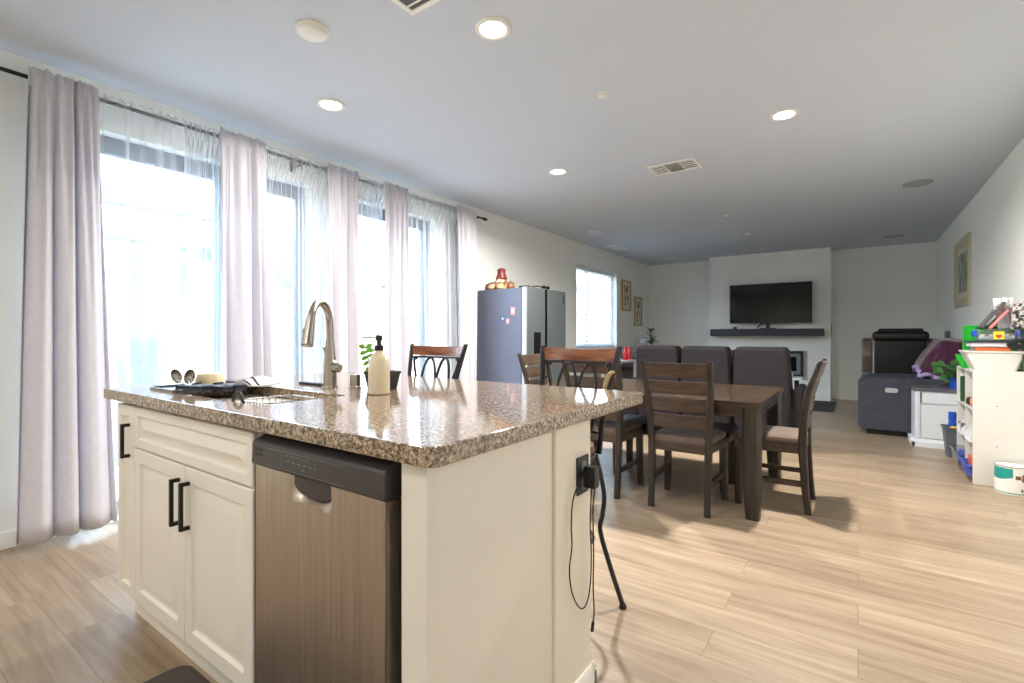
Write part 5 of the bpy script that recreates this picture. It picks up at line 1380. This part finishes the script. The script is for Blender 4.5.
downlight(-3.15, 6.587, 0.12, 'large unlit bluish ceiling light beyond the refrigerator', False)
downlight(-3.05, 9.69, 0.10, 'small unlit ceiling light in the far left corner', False)
for x, y, lab in ((0.486, 6.30, 'round grey ceiling speaker nearer the camera, by the right wall'), (0.447, 9.45, 'round grey ceiling speaker farther away, near the back wall')):
    t = thing('ceiling_speaker', lab, 'ceiling speaker', (x, y, ZC), group='ceiling speakers')
    part('grille', MB().lathe([(0.115, 0), (0.115, -0.006), (0.108, -0.010), (0, -0.010)], x, y, ZC, 40), 'speaker', t)
    part('bezel', MB().tube([(x + 0.118 * math.cos(a), y + 0.118 * math.sin(a), ZC - 0.005) for a in [2 * PI * k / 40 for k in range(40)]], 0.004, 6, closed=True), 'speaker', t)
sd_ = thing('smoke_detector', 'round white smoke detector on the ceiling above the sink side', 'smoke detector', (-2.2, 1.411, ZC))
part('mount_ring', MB().lathe([(0.078, 0), (0.078, -0.008), (0.07, -0.010)], -2.2, 1.411, ZC, 36), 'trim', sd_)
part('cover', MB().lathe([(0.072, -0.008), (0.070, -0.024), (0.055, -0.034), (0, -0.036)], -2.2, 1.411, ZC, 36), 'trim', sd_)
for x, y, r, lab in ((-1.31, 2.836, 0.035, 'small round sprinkler cap nearest the camera on the ceiling'), (-1.344, 6.592, 0.035, 'small sprinkler cap on the ceiling beyond the vent'), (-1.34, 8.01, 0.045, 'sprinkler cap farther along the ceiling, second from the chimney wall'), (-1.344, 9.5, 0.05, 'sprinkler cap on the ceiling closest to the chimney wall')):
    t = thing('sprinkler_cap', lab, 'sprinkler', (x, y, ZC), group='sprinkler caps on the ceiling')
    part('flange', MB().lathe([(r, 0), (r, -0.004), (r * 0.85, -0.007)], x, y, ZC, 24), 'trim', t)
    part('cap', MB().lathe([(r * 0.8, -0.004), (r * 0.78, -0.016), (0, -0.018)], x, y, ZC, 24), 'trim', t)
def vent(x0, x1, y0, y1, cells, lab, along='x', rz=0):
    t = thing('ceiling_vent', lab, 'vent', ((x0 + x1) / 2, (y0 + y1) / 2, ZC), group='ceiling vents')
    m = MB(); w = 0.025
    m.box(x0, x1, y0, y0 + w, ZC - 0.010, ZC, 0.002, 1).box(x0, x1, y1 - w, y1, ZC - 0.010, ZC, 0.002, 1).box(x0, x0 + w, y0 + w, y1 - w, ZC - 0.010, ZC, 0.002, 1).box(x1 - w, x1, y0 + w, y1 - w, ZC - 0.010, ZC, 0.002, 1)
    for k in range(1, cells):
        xx = x0 + (x1 - x0) * k / cells
        m.box(xx - 0.006, xx + 0.006, y0 + w, y1 - w, ZC - 0.010, ZC)
    part('frame', m, 'trim', t)
    part('duct', MB().box(x0 + w, x1 - w, y0 + w, y1 - w, ZC - 0.003, ZC - 0.001), 'vent_dark', t)
    lv_ = MB()
    for k in range(cells):
        xa = x0 + (x1 - x0) * k / cells + 0.012; xb = x0 + (x1 - x0) * (k + 1) / cells - 0.012
        xa = max(xa, x0 + w); xb = min(xb, x1 - w)
        n = 9 if k == 1 or cells == 1 else 5
        for j in range(n):
            if k == 1:
                xx = xa + (xb - xa) * (j + 0.5) / n
                lv_.bar((xx, y0 + w, ZC - 0.007), (xx, y1 - w, ZC - 0.007), 0.008, 0.0012, up=(0.6, 0, 0.8))
            else:
                yy = y0 + w + (y1 - y0 - 2 * w) * (j + 0.5) / n
                lv_.bar((xa, yy, ZC - 0.007), (xb, yy, ZC - 0.007), 0.008, 0.0012, up=(0, 0.6, 0.8))
    if cells == 3:
        lv_.box(x0 + (x1 - x0) * 2 / 3 + 0.006, x1 - w, (y0 + y1) / 2 - 0.006, (y0 + y1) / 2 + 0.006, ZC - 0.009, ZC - 0.002)
    if cells == 1:
        lv_.box((x0 + x1) / 2 - 0.004, (x0 + x1) / 2 + 0.004, y0 + w, y1 - w, ZC - 0.009, ZC - 0.002)
    part('louvres', lv_, 'trim', t)
    return t
vent(-1.55, -1.135, 4.29, 4.575, 3, 'three-cell rectangular white vent in the middle of the ceiling')
vent(-1.712, -1.36, 1.27, 1.616, 2, 'white vent cut by the top edge of the picture')
vent(-3.50, -3.30, 7.70, 8.20, 1, 'small far vent near the left wall above the window')
